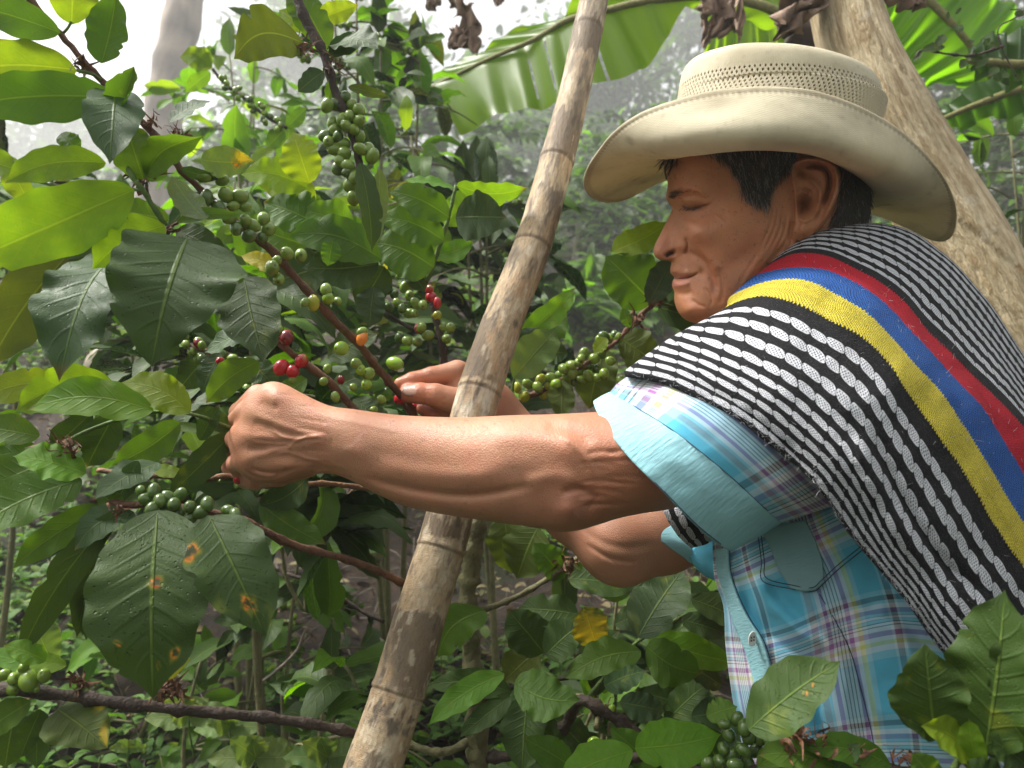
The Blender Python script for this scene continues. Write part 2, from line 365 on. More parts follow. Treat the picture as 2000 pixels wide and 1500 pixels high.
def head_col(u, v, d):
    c = np.tile(BASE, (len(u), 1)); pts = np.stack([u, v], 1)
    n = vnoise(pts, 1/30, 4, 2)[:, None]; c *= 1+.16*n; c[:, 1] *= 1-.07*vnoise(pts, 1/18, 3, 12); sp = np.maximum(vnoise(pts, 1/5, 2, 31)-.45, 0)[:, None]*1.2; c *= 1-sp
    def m(wt, k): nonlocal c; wt = np.clip(wt, 0, 1)[:, None]; c = c*(1-wt)+np.array(k)*wt
    near = (d < .82)
    m(blob(u, v, 1360, 462, 34, 26, .35), (.52, .23, .15)); m(blob(u, v, 1295, 490, 26, 20, .35), (.52, .21, .14))
    m(stroke(u, v, [(1312, 538), (1330, 538), (1352, 535)], 6.5, .75), (.33, .115, .085))
    m(stroke(u, v, [(1308, 556), (1328, 555), (1350, 547)], 6.5, .75), (.44, .16, .13))
    m(stroke(u, v, [(1312, 543), (1338, 544), (1366, 533)], 1.8, .7), (.10, .03, .02))
    m(stroke(u, v, [(1330, 401), (1342, 407), (1356, 407), (1374, 404)], 2.6, .9), (.03, .015, .01))
    m(stroke(u, v, [(1300, 502), (1308, 496), (1318, 492)], 4, .95), (.05, .02, .015))
    st = blob(u, v, 1335, 520, 26, 12, .30)+blob(u, v, 1375, 575, 40, 50, .16); m(st*(.7+.5*vnoise(pts, .5, 1, 5)), (.17, .10, .08))
    m(stroke(u, v, [(1306, 385), (1318, 379), (1328, 377)], 5, .35), (.05, .03, .025))
    m(blob(u, v, 1350, 410, 26, 14, .25), (.26, .11, .075)); m(blob(u, v, 1570, 400, 12, 17, .55), (.24, .075, .04)); m(blob(u, v, 1615, 340, 26, 26, .3), (.50, .18, .10))  # ear hollow painted darker, its shade put into the skin colour
    hair = np.maximum(sstep(0, 14, (u-1405)+(300-v)*.3)*sstep(0, 10, 392-v-.22*np.abs(u-1470)), sstep(1600, 1640, u)*sstep(0, 10, 445-v))
    hp = [(1385, 280), (1410, 300), (1430, 325), (1440, 350), (1448, 378), (1475, 392), (1500, 398), (1510, 380), (1522, 350), (1540, 325), (1548, 308), (1640, 300), (1650, 340), (1640, 400), (1622, 430), (1615, 448), (1640, 452), (1720, 450), (1720, 180), (1290, 180), (1300, 290), (1310, 318), (1318, 312), (1325, 292)]
    ear = poly_sdf(u, v, cr(EAR, 60, True)) > -1
    m(np.where(ear & near, 0, sstep(5, 22, poly_sdf(u, v, np.array(hp, float))+9*vnoise(pts, .12, 3, 9))), (.018, .014, .013))
    return c
body_v.append(relax(wH, qH, 1, .35)); body_f.append(qH); body_c.append(head_col(uH, vH, dH)); body_w.append(np.zeros(len(uH)))
# ---- left (near) arm and fist
arm_poly = [(1520, 780), (1400, 788), (1300, 798), (1160, 805), (1080, 809), (1000, 811), (900, 815), (800, 812), (740, 806), (690, 799), (650, 794), (620, 783), (590, 768), (560, 752), (535, 745), (512, 750), (492, 765), (476, 781),
 (468, 797), (462, 820), (450, 842), (446, 866), (451, 890), (457, 908), (469, 925), (486, 937), (512, 943), (542, 941), (570, 935), (600, 928), (640, 925), (670, 932), (700, 946), (740, 967), (790, 988), (850, 1002), (920, 1013),
 (1000, 1024), (1060, 1033), (1095, 1039), (1130, 1036), (1165, 1026), (1210, 1012), (1260, 1002), (1310, 994), (1360, 975), (1430, 960), (1520, 930)]
Ma = [(460, 860, .020), (500, 780, .024), (500, 920, .020), (560, 840, .027), (640, 860, .025), (740, 880, .029), (850, 900, .036), (960, 910, .040), (1080, 930, .039), (1200, 900, .043), (1400, 880, .048), (1060, 1020, .035)]
Ra = [(455, 860, 36), (560, 840, 70), (640, 860, 60), (740, 880, 70), (850, 900, 86), (960, 910, 98), (1080, 920, 104), (1200, 900, 100), (1400, 880, 100), (480, 930, 24)]
def arm_mid(U, V): return np.interp(U, [440, 520, 640, 800, 1000, 1110, 1250, 1520], [.700, .688, .672, .652, .625, .612, .604, .60])
_r2 = np.random.default_rng(8)
VEIN = [([(522, 838), (540, 846), (556, 855), (580, 858), (602, 854), (640, 850)], 3.2, .0013), ([(563, 880), (570, 868), (582, 860), (600, 856)], 3.0, .0012), ([(486, 862), (519, 866), (549, 867), (572, 868)], 3, .0010),
 ([(536, 892), (555, 884), (576, 887), (600, 896), (640, 905)], 3.2, .0012), ([(600, 800), (650, 815), (720, 830), (800, 850)], 5, .0006), ([(1090, 850), (1120, 868), (1150, 905), (1160, 940)], 6, .0012)]
ACR = []
for k in range(12):
    y = 880+k*10+_r2.uniform(-5, 5); x = 1120+_r2.uniform(-10, 60); L = _r2.uniform(50, 150); ACR.append(([(x, y+_r2.uniform(-3, 10)), (x+L*.5, y+_r2.uniform(-6, 2)), (x+L, y+_r2.uniform(0, 12))], _r2.uniform(3, 6), -_r2.uniform(.0004, .0013)))
for k in range(8):
    ACR.append(([(605+k*13, 800+_r2.uniform(0, 20)), (612+k*13, 850), (600+k*12, 905)], 2.8, -.00018))
for k in range(7):
    ACR.append(([(560+_r2.uniform(-25, 40), 770+k*22), (600+_r2.uniform(-10, 30), 776+k*21), (650, 790+k*19)], 2.4, -.0005))
def arm_detail(U, V):
    z = stroke(U, V, [(690, 925), (760, 945), (850, 963), (930, 967), (1000, 956), (1060, 944)], 9, -.0040)
    z += stroke(U, V, [(720, 905), (820, 925), (920, 930), (1010, 915)], 22, .0032)+stroke(U, V, [(760, 968), (880, 990), (1000, 1000)], 13, .0015)
    z += blob(U, V, 1108, 1000, 26, 22, .0050)+stroke(U, V, [(1020, 950), (1080, 930), (1140, 945)], 16, .002)+stroke(U, V, [(1090, 965), (1130, 955), (1160, 975), (1140, 1005)], 8, -.003)
    z += stroke(U, V, [(1060, 830), (1120, 842), (1165, 870)], 12, -.0020)+stroke(U, V, [(950, 850), (1030, 850), (1100, 870), (1130, 905)], 24, .0024)
    z += blob(U, V, 530, 768, 30, 22, .0032, 20)+blob(U, V, 484, 806, 19, 17, .0024)+blob(U, V, 474, 852, 18, 19, .0024)+blob(U, V, 484, 897, 17, 17, .0032)
    for a, b in (((492, 826), (540, 836)), ((482, 876), (530, 880)), ((505, 786), (550, 800))): z += stroke(U, V, [a, ((a[0]+b[0])/2, (a[1]+b[1])/2), b], 9, -.0011)
    for a in ((484, 806), (478, 852), (488, 893)): z += stroke(U, V, [a, ((a[0]+640)/2, (a[1]*.45+860*.55)), (650, 862)], 8, .0016)
    z += stroke(U, V, [(488, 912), (515, 922), (550, 922), (588, 912)], 4, -.0030)+stroke(U, V, [(474, 918), (500, 932), (525, 936)], 3, -.002)+stroke(U, V, [(530, 938), (545, 928), (560, 926)], 3, -.002)
    z += stroke(U, V, [(600, 912), (650, 922), (690, 935)], 8, -.0030)+blob(U, V, 690, 880, 34, 20, .003, 15)+blob(U, V, 566, 912, 30, 14, .003, 8)
    for pts, wd, am in VEIN+ACR: z += stroke(U, V, pts, wd, am)
    return z
LF = [[(505, 775, .700, .0115), (470, 806, .738, .0100), (472, 868, .765, .0088), (492, 905, .762, .0080)], [(482, 806, .700, .011), (454, 834, .742, .0098), (452, 880, .768, .0088), (478, 925, .758, .008)],
 [(472, 852, .700, .011), (448, 868, .742, .0095), (452, 912, .762, .0086), (478, 934, .748, .0078)], [(482, 897, .695, .0105), (462, 905, .730, .0088), (474, 930, .742, .0080), (498, 940, .730, .0074)],
 [(600, 905, .700, .013), (545, 925, .722, .0115), (500, 936, .742, .0100), (480, 938, .755, .0088)]]
def left_fingers(G):
    out = None
    for c in LF:
        q = chain(G, c, .004); out = q if out is None else np.minimum(out, q)
    return out
class _Sub: pass
def lf_extra(G):
    out = np.full(G.shape[:3], .05, np.float64); m = slice(0, int((660-430)/2.4)); out[m] = left_fingers(G[m]); return out
uA, vA, dA, wA, qA = relief(arm_poly, 430, 1530, 730, 1050, 2.4, .545, .785, .0014, arm_mid, lambda U, V: rbf(U, V, Ma), lambda U, V: rbf(U, V, Ra), arm_detail, lf_extra, .004)
ca = np.tile(ARM, (len(uA), 1)); pa = np.stack([uA, vA], 1)
ca *= 1+.12*vnoise(pa, 1/40, 4, 4)[:, None]; ca[:, 1] *= 1-.06*vnoise(pa, 1/22, 3, 14); ca *= 1-np.maximum(vnoise(pa, 1/6, 2, 33)-.5, 0)[:, None]*1.1
def mixc(c, wt, k): wt = np.clip(wt, 0, 1)[:, None]; return c*(1-wt)+np.array(k)*wt
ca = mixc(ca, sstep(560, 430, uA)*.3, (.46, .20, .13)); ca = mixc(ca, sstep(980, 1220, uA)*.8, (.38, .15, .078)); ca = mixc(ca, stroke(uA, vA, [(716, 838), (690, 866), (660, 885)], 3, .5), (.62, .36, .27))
ca = mixc(ca, blob(uA, vA, 480, 930, 60, 18, .5), (.36, .17, .10))
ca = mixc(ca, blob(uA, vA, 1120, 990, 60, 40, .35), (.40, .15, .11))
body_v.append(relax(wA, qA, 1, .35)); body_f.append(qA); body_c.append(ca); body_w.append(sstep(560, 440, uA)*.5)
# ---- right (far) arm and hand, picking behind the pole
RH = dict(index=[(912, 738, .842, .0150), (893, 727, .835, .0128), (842, 734, .826, .0094), (806, 742, .822, .0085), (782, 750, .820, .0072)],
 middle=[(918, 765, .850, .0140), (892, 756, .852, .0110), (846, 756, .852, .0088), (808, 762, .846, .0080), (792, 768, .842, .0070)],
 ring=[(920, 790, .846, .0130), (878, 806, .836, .0100), (846, 806, .830, .0090), (827, 797, .834, .0082)],
 little=[(930, 808, .846, .0120), (892, 822, .838, .0095), (862, 820, .832, .0084), (846, 810, .836, .0076)],
 thumb=[(945, 806, .826, .0175), (900, 786, .812, .0150), (850, 772, .805, .0122), (820, 768, .806, .0110), (797, 768, .808, .0098)])
def right_arm(G):
    f = chain(G, [(905, 752, .845, .022), (950, 795, .862, .028), (985, 836, .868, .0265), (1060, 905, .835, .034), (1130, 985, .80, .038), (1205, 1062, .755, .0362)], .02)
    f = smin(f, chain(G, [(915, 776, .842, .024), (960, 810, .856, .026)]), .012)
    f = smin(f, chain(G, [(1205, 1062, .755, .0355), (1290, 1038, .765, .038), (1400, 985, .79, .045), (1500, 920, .82, .048)], .02), .014)
    f = smin(f, rcone(G, P(1222, 1098, .745), P(1232, 1092, .745), .019, .019), .016)
    return f
u_ = np.arange(762, 1500, 2.6); v_ = np.arange(690, 1160, 2.6); d_ = np.arange(.69, .905, .0015)
GU, GV, GD = np.meshgrid(u_, v_, d_, indexing='ij'); G = P(GU, GV, GD)
f = right_arm(G); m = slice(0, int((975-762)/2.6)); fs = f[m]; fo = None
for k, c in RH.items(): fs = smin(fs, chain(G[m], c, .003), .0038 if k != 'thumb' else .005)
f[m] = fs
Xr, qr = snets(f.astype(np.float32)); ur = 762+Xr[:, 0]*2.6; vr = 690+Xr[:, 1]*2.6; dr = .69+Xr[:, 2]*.0015
wr = P(ur, vr, dr)
dn = (stroke(ur, vr, [(1120, 1010), (1160, 1050), (1220, 1070), (1290, 1060)], 8, .0013)+stroke(ur, vr, [(1140, 1060), (1190, 1090), (1250, 1100)], 5, .002)+stroke(ur, vr, [(870, 775), (862, 785), (866, 795)], 3, .0012)
      + sum(stroke(ur, vr, [(828+k*5, 758), (830+k*5, 768), (827+k*5, 778)], 1.8, .0007) for k in range(4))+sum(stroke(ur, vr, [(842+k*40-40, 726), (844+k*40-40, 736)], 2.2, .0007, False) for k in range(2)))
wr[:, 1] += dn
cR = np.tile(ARM*.92, (len(ur), 1)); cR *= 1+.08*vnoise(np.stack([ur, vr], 1), 1/30, 3, 6)[:, None]
cR = mixc(cR, sstep(890, 790, ur)*.65, (.50, .17, .095)); cR = mixc(cR, blob(ur, vr, 832, 804, 26, 16, .8), (.36, .10, .06)); cR = mixc(cR, sstep(1080, 1200, ur)*.5, (.45, .22, .13))
nail = ((ur-800)/13)**2+((vr-764)/9)**2; cR = mixc(cR, sstep(1.25, .9, nail)*(dr < .808)*.8, (.50, .36, .30)); cR = mixc(cR, np.exp(-((np.sqrt(nail)-1.05)/.14)**2)*(dr < .808)*(ur < 806)*.9, (.05, .035, .03))
cR = mixc(cR, (np.exp(-((np.sqrt(nail)-1.1)/.1)**2))*(dr < .808)*.35, (.2, .1, .07))
wetR = np.clip(sstep(880, 800, ur)+sstep(795, 810, vr)*sstep(880, 850, ur), 0, 1)
body_v.append(relax(wr, qr, 1, .35)); body_f.append(qr); body_c.append(cR); body_w.append(wetR)
# ---- torso under the clothes, joining neck and arms
u_ = np.linspace(1250, 2350, 56); v_ = np.linspace(520, 2300, 92); d_ = np.linspace(.50, 1.10, 60)
GU, GV, GD = np.meshgrid(u_, v_, d_, indexing='ij'); G = P(GU, GV, GD)
f = chain(G, [(1580, 640, .80, .055), (1640, 760, .79, .075), (1750, 1000, .79, .11), (1850, 1400, .80, .13), (1950, 1900, .82, .15)], .05)
f = smin(f, chain(G, [(1500, 880, .62, .040), (1590, 830, .66, .050), (1680, 800, .74, .060)], .03), .04)
f = smin(f, chain(G, [(1480, 930, .83, .040), (1560, 850, .84, .055), (1650, 800, .82, .060)], .03), .04)
Xt, qt = snets(f.astype(np.float32)); wt_ = P(u_[0]+Xt[:, 0]*(u_[1]-u_[0]), v_[0]+Xt[:, 1]*(v_[1]-v_[0]), d_[0]+Xt[:, 2]*(d_[1]-d_[0]))
body_v.append(wt_); body_f.append(qt); body_c.append(np.tile(BASE, (len(wt_), 1))); body_w.append(np.zeros(len(wt_)))
off = 0; ff = []
for v__, q__ in zip(body_v, body_f): ff.append(q__+off); off += len(v__)
me = mesh_np("body", np.concatenate(body_v), np.concatenate(ff), col=np.concatenate(body_c), attrs={"wet": np.concatenate(body_w)})
body = link("body", me, SKIN, man)
# nearest-surface lookup of the head's camera side
_hg = np.full((240, 320), 9.0); _m = dH < .83
np.minimum.at(_hg, (((uH[_m]-1260)/2).astype(int), ((vH[_m]-180)/2).astype(int)), dH[_m])
for _ in range(3):
    _p = np.pad(_hg, 1, mode='edge'); _nb = np.minimum.reduce([_p[:-2, 1:-1], _p[2:, 1:-1], _p[1:-1, :-2], _p[1:-1, 2:]]); _hg = np.where(_hg > 8, _nb, _hg)
def head_d(u, v):
    i = np.clip(((np.asarray(u)-1260)/2).astype(int), 0, 239); j = np.clip(((np.asarray(v)-180)/2).astype(int), 0, 319); d = _hg[i, j]; return np.where(d > 8, .80, d)
# ---- hair: single strands
HAIRM = NT("hair"); HAIRM.set(color=HAIRM.attr("Col", True), rough=.38, spec=.5)
def strands(name, items, parent, mat):
    """items: list of ((n,3) world points, radius, colour)"""
    vs, fs, cs = [], [], []; o = 0
    for pts, r, c in items:
        n = len(pts); t = np.gradient(pts, axis=0); t /= np.linalg.norm(t, axis=1)[:, None]+1e-9
        s = np.cross(t, (0, -1, .2)); s /= np.linalg.norm(s, axis=1)[:, None]+1e-9; b = np.cross(t, s)
        rr = (r*np.linspace(1, .25, n)**.6)[:, None]
        ring = np.stack([pts+s*rr, pts-s*rr*.5+b*rr*.87, pts-s*rr*.5-b*rr*.87], 1).reshape(-1, 3)
        vs.append(ring); cs.append(np.tile(c, (len(ring), 1)))
        for k in range(n-1):
            for q in range(3): fs.append((o+k*3+q, o+k*3+(q+1) % 3, o+k*3+3+(q+1) % 3, o+k*3+3+q))
        o += len(ring)
    return link(name, mesh_np(name, np.concatenate(vs), np.array(fs), col=np.concatenate(cs)), mat, parent)
_r = np.random.default_rng(21); items = []
side_poly = np.array([(1350, 285), (1392, 296), (1416, 312), (1434, 338), (1443, 362), (1452, 382), (1478, 394), (1500, 396), (1508, 376), (1520, 350), (1540, 326), (1550, 308), (1560, 285)], float)
back_poly = np.array([(1636, 300), (1645, 340), (1642, 380), (1632, 402), (1624, 428), (1618, 446), (1650, 452), (1694, 444), (1702, 400), (1702, 340), (1690, 290)], float)
_E = cr(EAR, 40, True)
def grow(poly, n, dirf, lo, hi, rad, grey):
    u0, v0 = poly.min(0); u1, v1 = poly.max(0); k = 0
    while k < n:
        u, v = _r.uniform(u0, u1), _r.uniform(v0, v1)
        if poly_sdf(np.array([u]), np.array([v]), poly)[0] < 0 or poly_sdf(np.array([u]), np.array([v]), _E)[0] > -2: continue
        if _r.random() > .12+poly_sdf(np.array([u]), np.array([v]), poly)[0]/13 and v > 330 and u < 1560: continue
        a = dirf(u, v)+_r.normal(0, 9); L = _r.uniform(lo, hi); t = np.linspace(0, 1, 4); bend = _r.normal(0, 12)
        uu = u+L*np.cumsum(np.cos(R(1)*(a+bend*t)))/4; vv = v+L*np.cumsum(np.sin(R(1)*(a+bend*t)))/4
        d = head_d(uu, vv); d = np.minimum(d, head_d(u, v)+.004)-.0008-_r.uniform(0, .0030)*np.sin(t*1.8)
        g = _r.random() < grey; c = np.array((.34, .31, .28))*_r.uniform(.4, 1.3) if g else np.array((.020, .015, .013))*_r.uniform(.6, 3.4)
        items.append((P(uu, vv, d), rad*(1.0 if not g else .8), c)); k += 1
grow(side_poly, 2500, lambda u, v: 78+(u-1470)*.22, 14, 32, .00027, .20)
grow(back_poly, 1800, lambda u, v: 95-(u-1660)*.2, 12, 26, .00032, .02)
for k in range(60):    # forelock
    u = _r.uniform(1300, 1338); v = _r.uniform(292, 312); L = _r.uniform(14, 36); a = _r.uniform(95, 150)
    t = np.linspace(0, 1, 5); uu = u+L*np.cos(R(a))*t; vv = v+L*np.sin(R(a))*t+_r.uniform(-6, 6)*t*t
    items.append((P(uu, vv, .795-.01*t+_r.uniform(-.01, .02)), .0004, np.array((.015, .012, .01))))
for L_ in ([(1345, 292), (1352, 304), (1362, 318)], [(1316, 300), (1312, 322), (1305, 342)], [(1310, 300), (1298, 312), (1288, 330)], [(1306, 312), (1300, 330), (1302, 350)]):
    for q in range(10):
        p = cr(np.array(L_, float)+_r.normal(0, 1.6, (3, 2)), 7); items.append((P(p[:, 0], p[:, 1], .778 if L_[0][0] > 1340 else .792), .0004, np.array((.015, .012, .01))))
strands("hair", items, man, HAIRM.m)
items = []
for k in range(60):   # brow and lashes
    u = 1304+abs(_r.normal(0, 15)); v = 384-9*math.sin((u-1300)/60*2.4)+_r.normal(0, 3.4); L = _r.uniform(6, 11); a = R(_r.uniform(-40, 20)); t = np.linspace(0, 1, 3)
    uu = u+L*np.cos(a)*t; vv = v+L*np.sin(a)*t; items.append((P(uu, vv, head_d(uu, vv)-.0006), .00022, np.array((.03, .02, .016))))
for k in range(26):
    u = _r.uniform(1330, 1362); t = np.linspace(0, 1, 3); uu = u-6*t; vv = 407+5*t; items.append((P(uu, vv, head_d(u, 405)-.0008-.002*t), .00022, np.array((.02, .015, .012))))
strands("eyebrow", items, man, HAIRM.m)
# ============================================================ hat
def hat_mat():
    m = NT("straw"); u, v = m.uv(); o = m.obj()
    weave = (u*900).sin()*(v*420).sin(); n = m.noise(14, 4, o); n2 = m.noise(90, 3, o)
    c = m.mix(n.step(.35, .75)*.8, (.68, .625, .46), (.56, .50, .35)); c = m.mix(n2.step(.55, .8)*.35, c, (.36, .30, .19))
    c = m.mix(m.attr("dirt"), c, (.25, .19, .11))
    st = m.attr("stitch"); dash = (u*1100).sin().step(-.5, .3)
    c = m.mix(st*dash*.5, c, (.24, .19, .12))
    hx = m.attr("mesh"); a = (u*150+v*9*0).fract()
    # perforated band: diamond lattice of holes
    p = (u*128); q = v*1.25
    d1 = ((p+q).fract()-.5).abs(); d2 = ((p-q).fract()-.5).abs()
    hole = (d1 < .25)*(d2 < .25)*hx
    c = m.mix(hx*.6, c, (.60, .54, .40))
    m.set(color=c, rough=.62, spec=.2)
    m.bump(weave*.10+n2*.9+n*.8+st*-1.0, .0011, .5)
    tr = m.node('ShaderNodeBsdfTranslucent'); m.put(tr.inputs['Color'], m.mix(1.0, c, (1.15, .95, .6), 'MULTIPLY')); mx = m.node('ShaderNodeMixShader'); mx.inputs[0].default_value = .14; m.l.new(m.b.outputs[0], mx.inputs[1]); m.l.new(tr.outputs[0], mx.inputs[2])
    tp = m.node('ShaderNodeBsdfTransparent'); m2 = m.node('ShaderNodeMixShader'); m.put(m2.inputs[0], hole); m.l.new(mx.outputs[0], m2.inputs[1]); m.l.new(tp.outputs[0], m2.inputs[2]); m.l.new(m2.outputs[0], [q for q in m.n if q.type == 'OUTPUT_MATERIAL'][0].inputs['Surface']); return m.m
HAT = hat_mat()
hat = thing("straw_hat", "cream woven straw hat with wide curled brim worn by the man", "hat")
inner = np.array([(1312, 322, .84), (1338, 306, .79), (1400, 294, .752), (1500, 288, .735), (1595, 302, .745), (1665, 340, .78), (1700, 380, .83), (1690, 400, .88), (1630, 385, .92), (1510, 350, .94), (1400, 335, .92), (1335, 330, .89)], float)
outer = np.array([(1142, 370, .87), (1160, 305, .80), (1240, 226, .735), (1400, 177, .69), (1570, 175, .685), (1725, 232, .71), (1836, 335, .78), (1869, 425, .86), (1828, 470, .94), (1660, 380, 1.02), (1400, 315, 1.04), (1210, 392, .965)], float)
bulge = np.array([(10, -14, 0), (4, 4, -.006), (-6, 34, -.024), (-6, 44, -.040), (4, 44, -.042), (8, 38, -.036), (6, 16, -.018), (0, -6, 0), (0, -12, .0), (0, 20, .03), (0, 20, .03), (0, -16, .006)], float)
I_, O_ = cr(inner, 192, True), cr(outer, 192, True); B_ = cr(bulge, 192, True); M1 = I_*.66+O_*.34+B_*.86; M2 = I_*.33+O_*.67+B_*.90
ins = I_*1.0; 
ctl = np.stack([P(*I_.T), P(*M1.T), P(*M2.T), P(*O_.T)])
rows = cr(ctl, 40); n = 192
uvh = np.stack([np.tile(np.arange(n)/n, 40), np.repeat(np.linspace(0, 1, 40), n)], 1)
Vb = rows.reshape(-1, 3); th = np.repeat(np.linspace(0, 1, 40), n)
Vb[:, 2] += .0008*vnoise(Vb, 30, 2, 3)
dirt = np.clip(sstep(.9, 1.0, th)*.30+np.maximum(vnoise(Vb*[1, 1, 2.5], 20, 4, 5), 0)*.75+np.maximum(vnoise(Vb, 90, 2, 9)-.45, 0)*1.2, 0, .6)
st = np.exp(-((th-.945)/.012)**2)
brim = link("brim", mesh_np("brim", Vb, grid_faces(40, n, True), uv=uvh, attrs={"dirt": dirt, "stitch": st, "mesh": 0*th}), HAT, hat)
sm = brim.modifiers.new("thick", 'SOLIDIFY'); sm.thickness = .0034; sm.offset = 0
s2 = brim.modifiers.new("sub", 'SUBSURF'); s2.levels = s2.render_levels = 1
xc = (1520-1000)/F*.835; th_ = np.linspace(0, 2*np.pi, n, endpoint=False)
prof = [(None, 0), (.296, .1105, .084, .05, .0), (.306, .1085, .082, .07, .30), (.3215, .1055, .0795, .10, .62), (.331, .102, .076, .12, .75), (.3375, .095, .0695, .13, .84), (.3415, .084, .060, .13, .90), (.3425, .062, .044, .13, .95), (.340, .035, .024, .13, .98), (.338, .004, .003, .13, 1)]
ringsC = [P(*I_.T)]
for p in prof[1:]:
    h, a, b, sl, _ = p; x = xc-a*np.cos(th_); y = .835-b*np.sin(th_); z = CAMZ+h-sl*(x-xc); ringsC.append(np.stack([x, y, z], 1))
RC = cr(np.array(ringsC), 60); Vc = RC.reshape(-1, 3); tt = np.repeat(np.linspace(0, 9, 60), n)
mesh_a = sstep(.7, .75, tt)*sstep(2.50, 2.46, tt); stc = np.exp(-((tt-2.66)/.05)**2)+np.exp(-((tt-4.3)/.05)**2)*.4
cumz = np.concatenate([[0], np.cumsum(np.linalg.norm(np.diff(RC[:, 48], axis=0), axis=1))])*100; vz = np.repeat(cumz, n)
Vc[:, 2] += .0012*vnoise(Vc, 22, 2, 8)
crown = link("crown", mesh_np("crown", Vc, grid_faces(60, n, True), uv=np.stack([np.tile(np.arange(n)/n, 60), vz], 1), attrs={"dirt": np.maximum(vnoise(Vc, 26, 4, 6), 0)*.5, "stitch": stc, "mesh": mesh_a}), HAT, hat)
sm = crown.modifiers.new("thick", 'SOLIDIFY'); sm.thickness = .0018; sm.offset = -1
sw = cr(np.stack([P(*I_.T), P(*(I_*1.0).T)+np.array((0, 0, .03))]), 4).reshape(-1, 3)
SB = NT("sweatband"); SB.set(color=(.10, .07, .045), rough=.8)
link("sweatband", mesh_np("sweatband", sw*[1, 1, 1], grid_faces(4, n, True)), SB.m, hat)

# ============================================================ poncho
def poncho_mat():
    m = NT("poncho_wool"); u, v = m.uv(); o = m.obj()
    wob = m.noise(26, 2, o)-.5; v = v+wob*.26; u = u+(m.noise(40, 2, o)-.5)*.6
    vr = v*1.13; row = vr.floor(); fv = vr.fract()-.5; fu = (u+row*.37+fv*.62).fract()-.5
    fu = fu+(m.noise(70, 1, o)-.5)*.25; r = (fv.abs()/(.288-(fu*2).abs().pow(3.5)*.12)).pow(2.0)*((m.noise(55, 2, o)-.5)*.35+1)+(fu.abs()*2.0).pow(12.0)*.85
    oval = r.step(1.0, .72)
    dots = ((u*6.2832*6.0+v*12).sin()*(v*6.2832*5.4-u*9).sin())
    holes = dots.step(.05, .45)*r.step(.72, .40)
    fine = m.noise(900, 2, o)
    white = m.mix(fine.step(.35, .7), (.66, .67, .70), (.42, .43, .47)); white = m.mix(holes*.85, white, (.06, .06, .085))
    thread = (u*6.2832*24+(v*40).sin()*.6).sin()
    black = m.mix(fine.step(.5, .72), (.010, .010, .011), (.040, .040, .044))
    net = m.mix(oval, black, white)
    inrow = (v > -.02)*(v < 7.96)+(v > 14.5)*(v < 40)
    c = m.mix(inrow, black, net)
    tw = (u*6.2832*7.5+v*14).sin()*(v*6.2832*5.0-u*16).sin()*.5+.5+(fine-.5)*1.1
    dk = tw.step(.50, .74); vb = v+((u*6.2832*5.2).sin()*.05+(fine-.5)*.25)
    def band(lo, hi, col, dark):
        nonlocal c
        k = (vb > lo)*(vb < hi); cc = m.mix(dk*.85, col, dark); c = m.mix(k, c, cc)
    band(8.75, 10.75, (.60, .50, .055), (.13, .11, .03)); band(10.75, 12.15, (.025, .105, .36), (.01, .02, .07)); band(12.15, 13.55, (.47, .012, .028), (.09, .01, .015))
    m.set(color=c, rough=.92, spec=.06, sheen=.04)
    h = oval*inrow*1.2-holes*.6+fine*.7+dk*-.9*(v > 8.75)*(v < 13.55); m.bump(h, .0016, .8); return m.m
PON = poncho_mat()
t0 = [(1224, 732, .605), (1260, 731, .59), (1320, 757, .572), (1360, 775, .56), (1400, 798, .552), (1460, 830, .543), (1500, 864, .538), (1532, 890, .535), (1580, 932, .533), (1620, 984, .531), (1680, 1070, .530), (1714, 1108, .53), (1769, 1172, .53), (1832, 1262, .53), (1890, 1330, .53), (1950, 1415, .53), (2010, 1500, .535)]
tm = [(1316, 664, .66), (1350, 668, .628), (1400, 690, .60), (1450, 712, .575), (1500, 738, .558), (1556, 772, .545), (1604, 812, .538), (1650, 860, .534), (1690, 915, .532), (1725, 975, .530), (1765, 1050, .53), (1815, 1125, .53), (1870, 1200, .53), (1930, 1275, .533), (2000, 1365, .54), (2060, 1440, .545)]
t1 = [(1416, 606, .715), (1438, 589, .69), (1468, 583, .662), (1508, 585, .64), (1556, 597, .618), (1604, 622, .602), (1660, 650, .59), (1700, 678, .583), (1740, 722, .576), (1770, 772, .57), (1816, 834, .565), (1856, 894, .562), (1894, 952, .56), (1931, 1014, .56), (1960, 1060, .56), (2000, 1117, .562), (2060, 1200, .57), (2100, 1270, .575)]
t2 = [(1432, 580, .73), (1468, 566, .70), (1508, 551, .672), (1548, 548, .65), (1588, 557, .633), (1632, 579, .62), (1676, 605, .61), (1720, 641, .602), (1760, 687, .596), (1808, 741, .59), (1848, 786, .587), (1888, 850, .583), (1924, 905, .58), (1956, 960, .58), (2000, 1030, .58), (2060, 1115, .59), (2110, 1190, .60)]
t3 = [(1478, 541, .745), (1498, 533, .722), (1530, 528, .70), (1572, 526, .68), (1620, 534, .662), (1660, 551, .65), (1700, 576, .64), (1744, 612, .632), (1780, 655, .626), (1820, 697, .62), (1860, 740, .616), (1900, 781, .612), (1940, 836, .61), (1980, 900, .608), (2010, 955, .608), (2070, 1045, .61), (2120, 1120, .62)]
t4 = [(1494, 528, .765), (1515, 511, .745), (1548, 500, .722), (1596, 500, .70), (1640, 512, .684), (1680, 535, .672), (1728, 561, .662), (1760, 588, .656), (1792, 630, .65), (1832, 669, .645), (1872, 709, .641), (1912, 752, .638), (1960, 794, .636), (2000, 842, .635), (2060, 915, .64), (2130, 1010, .65)]
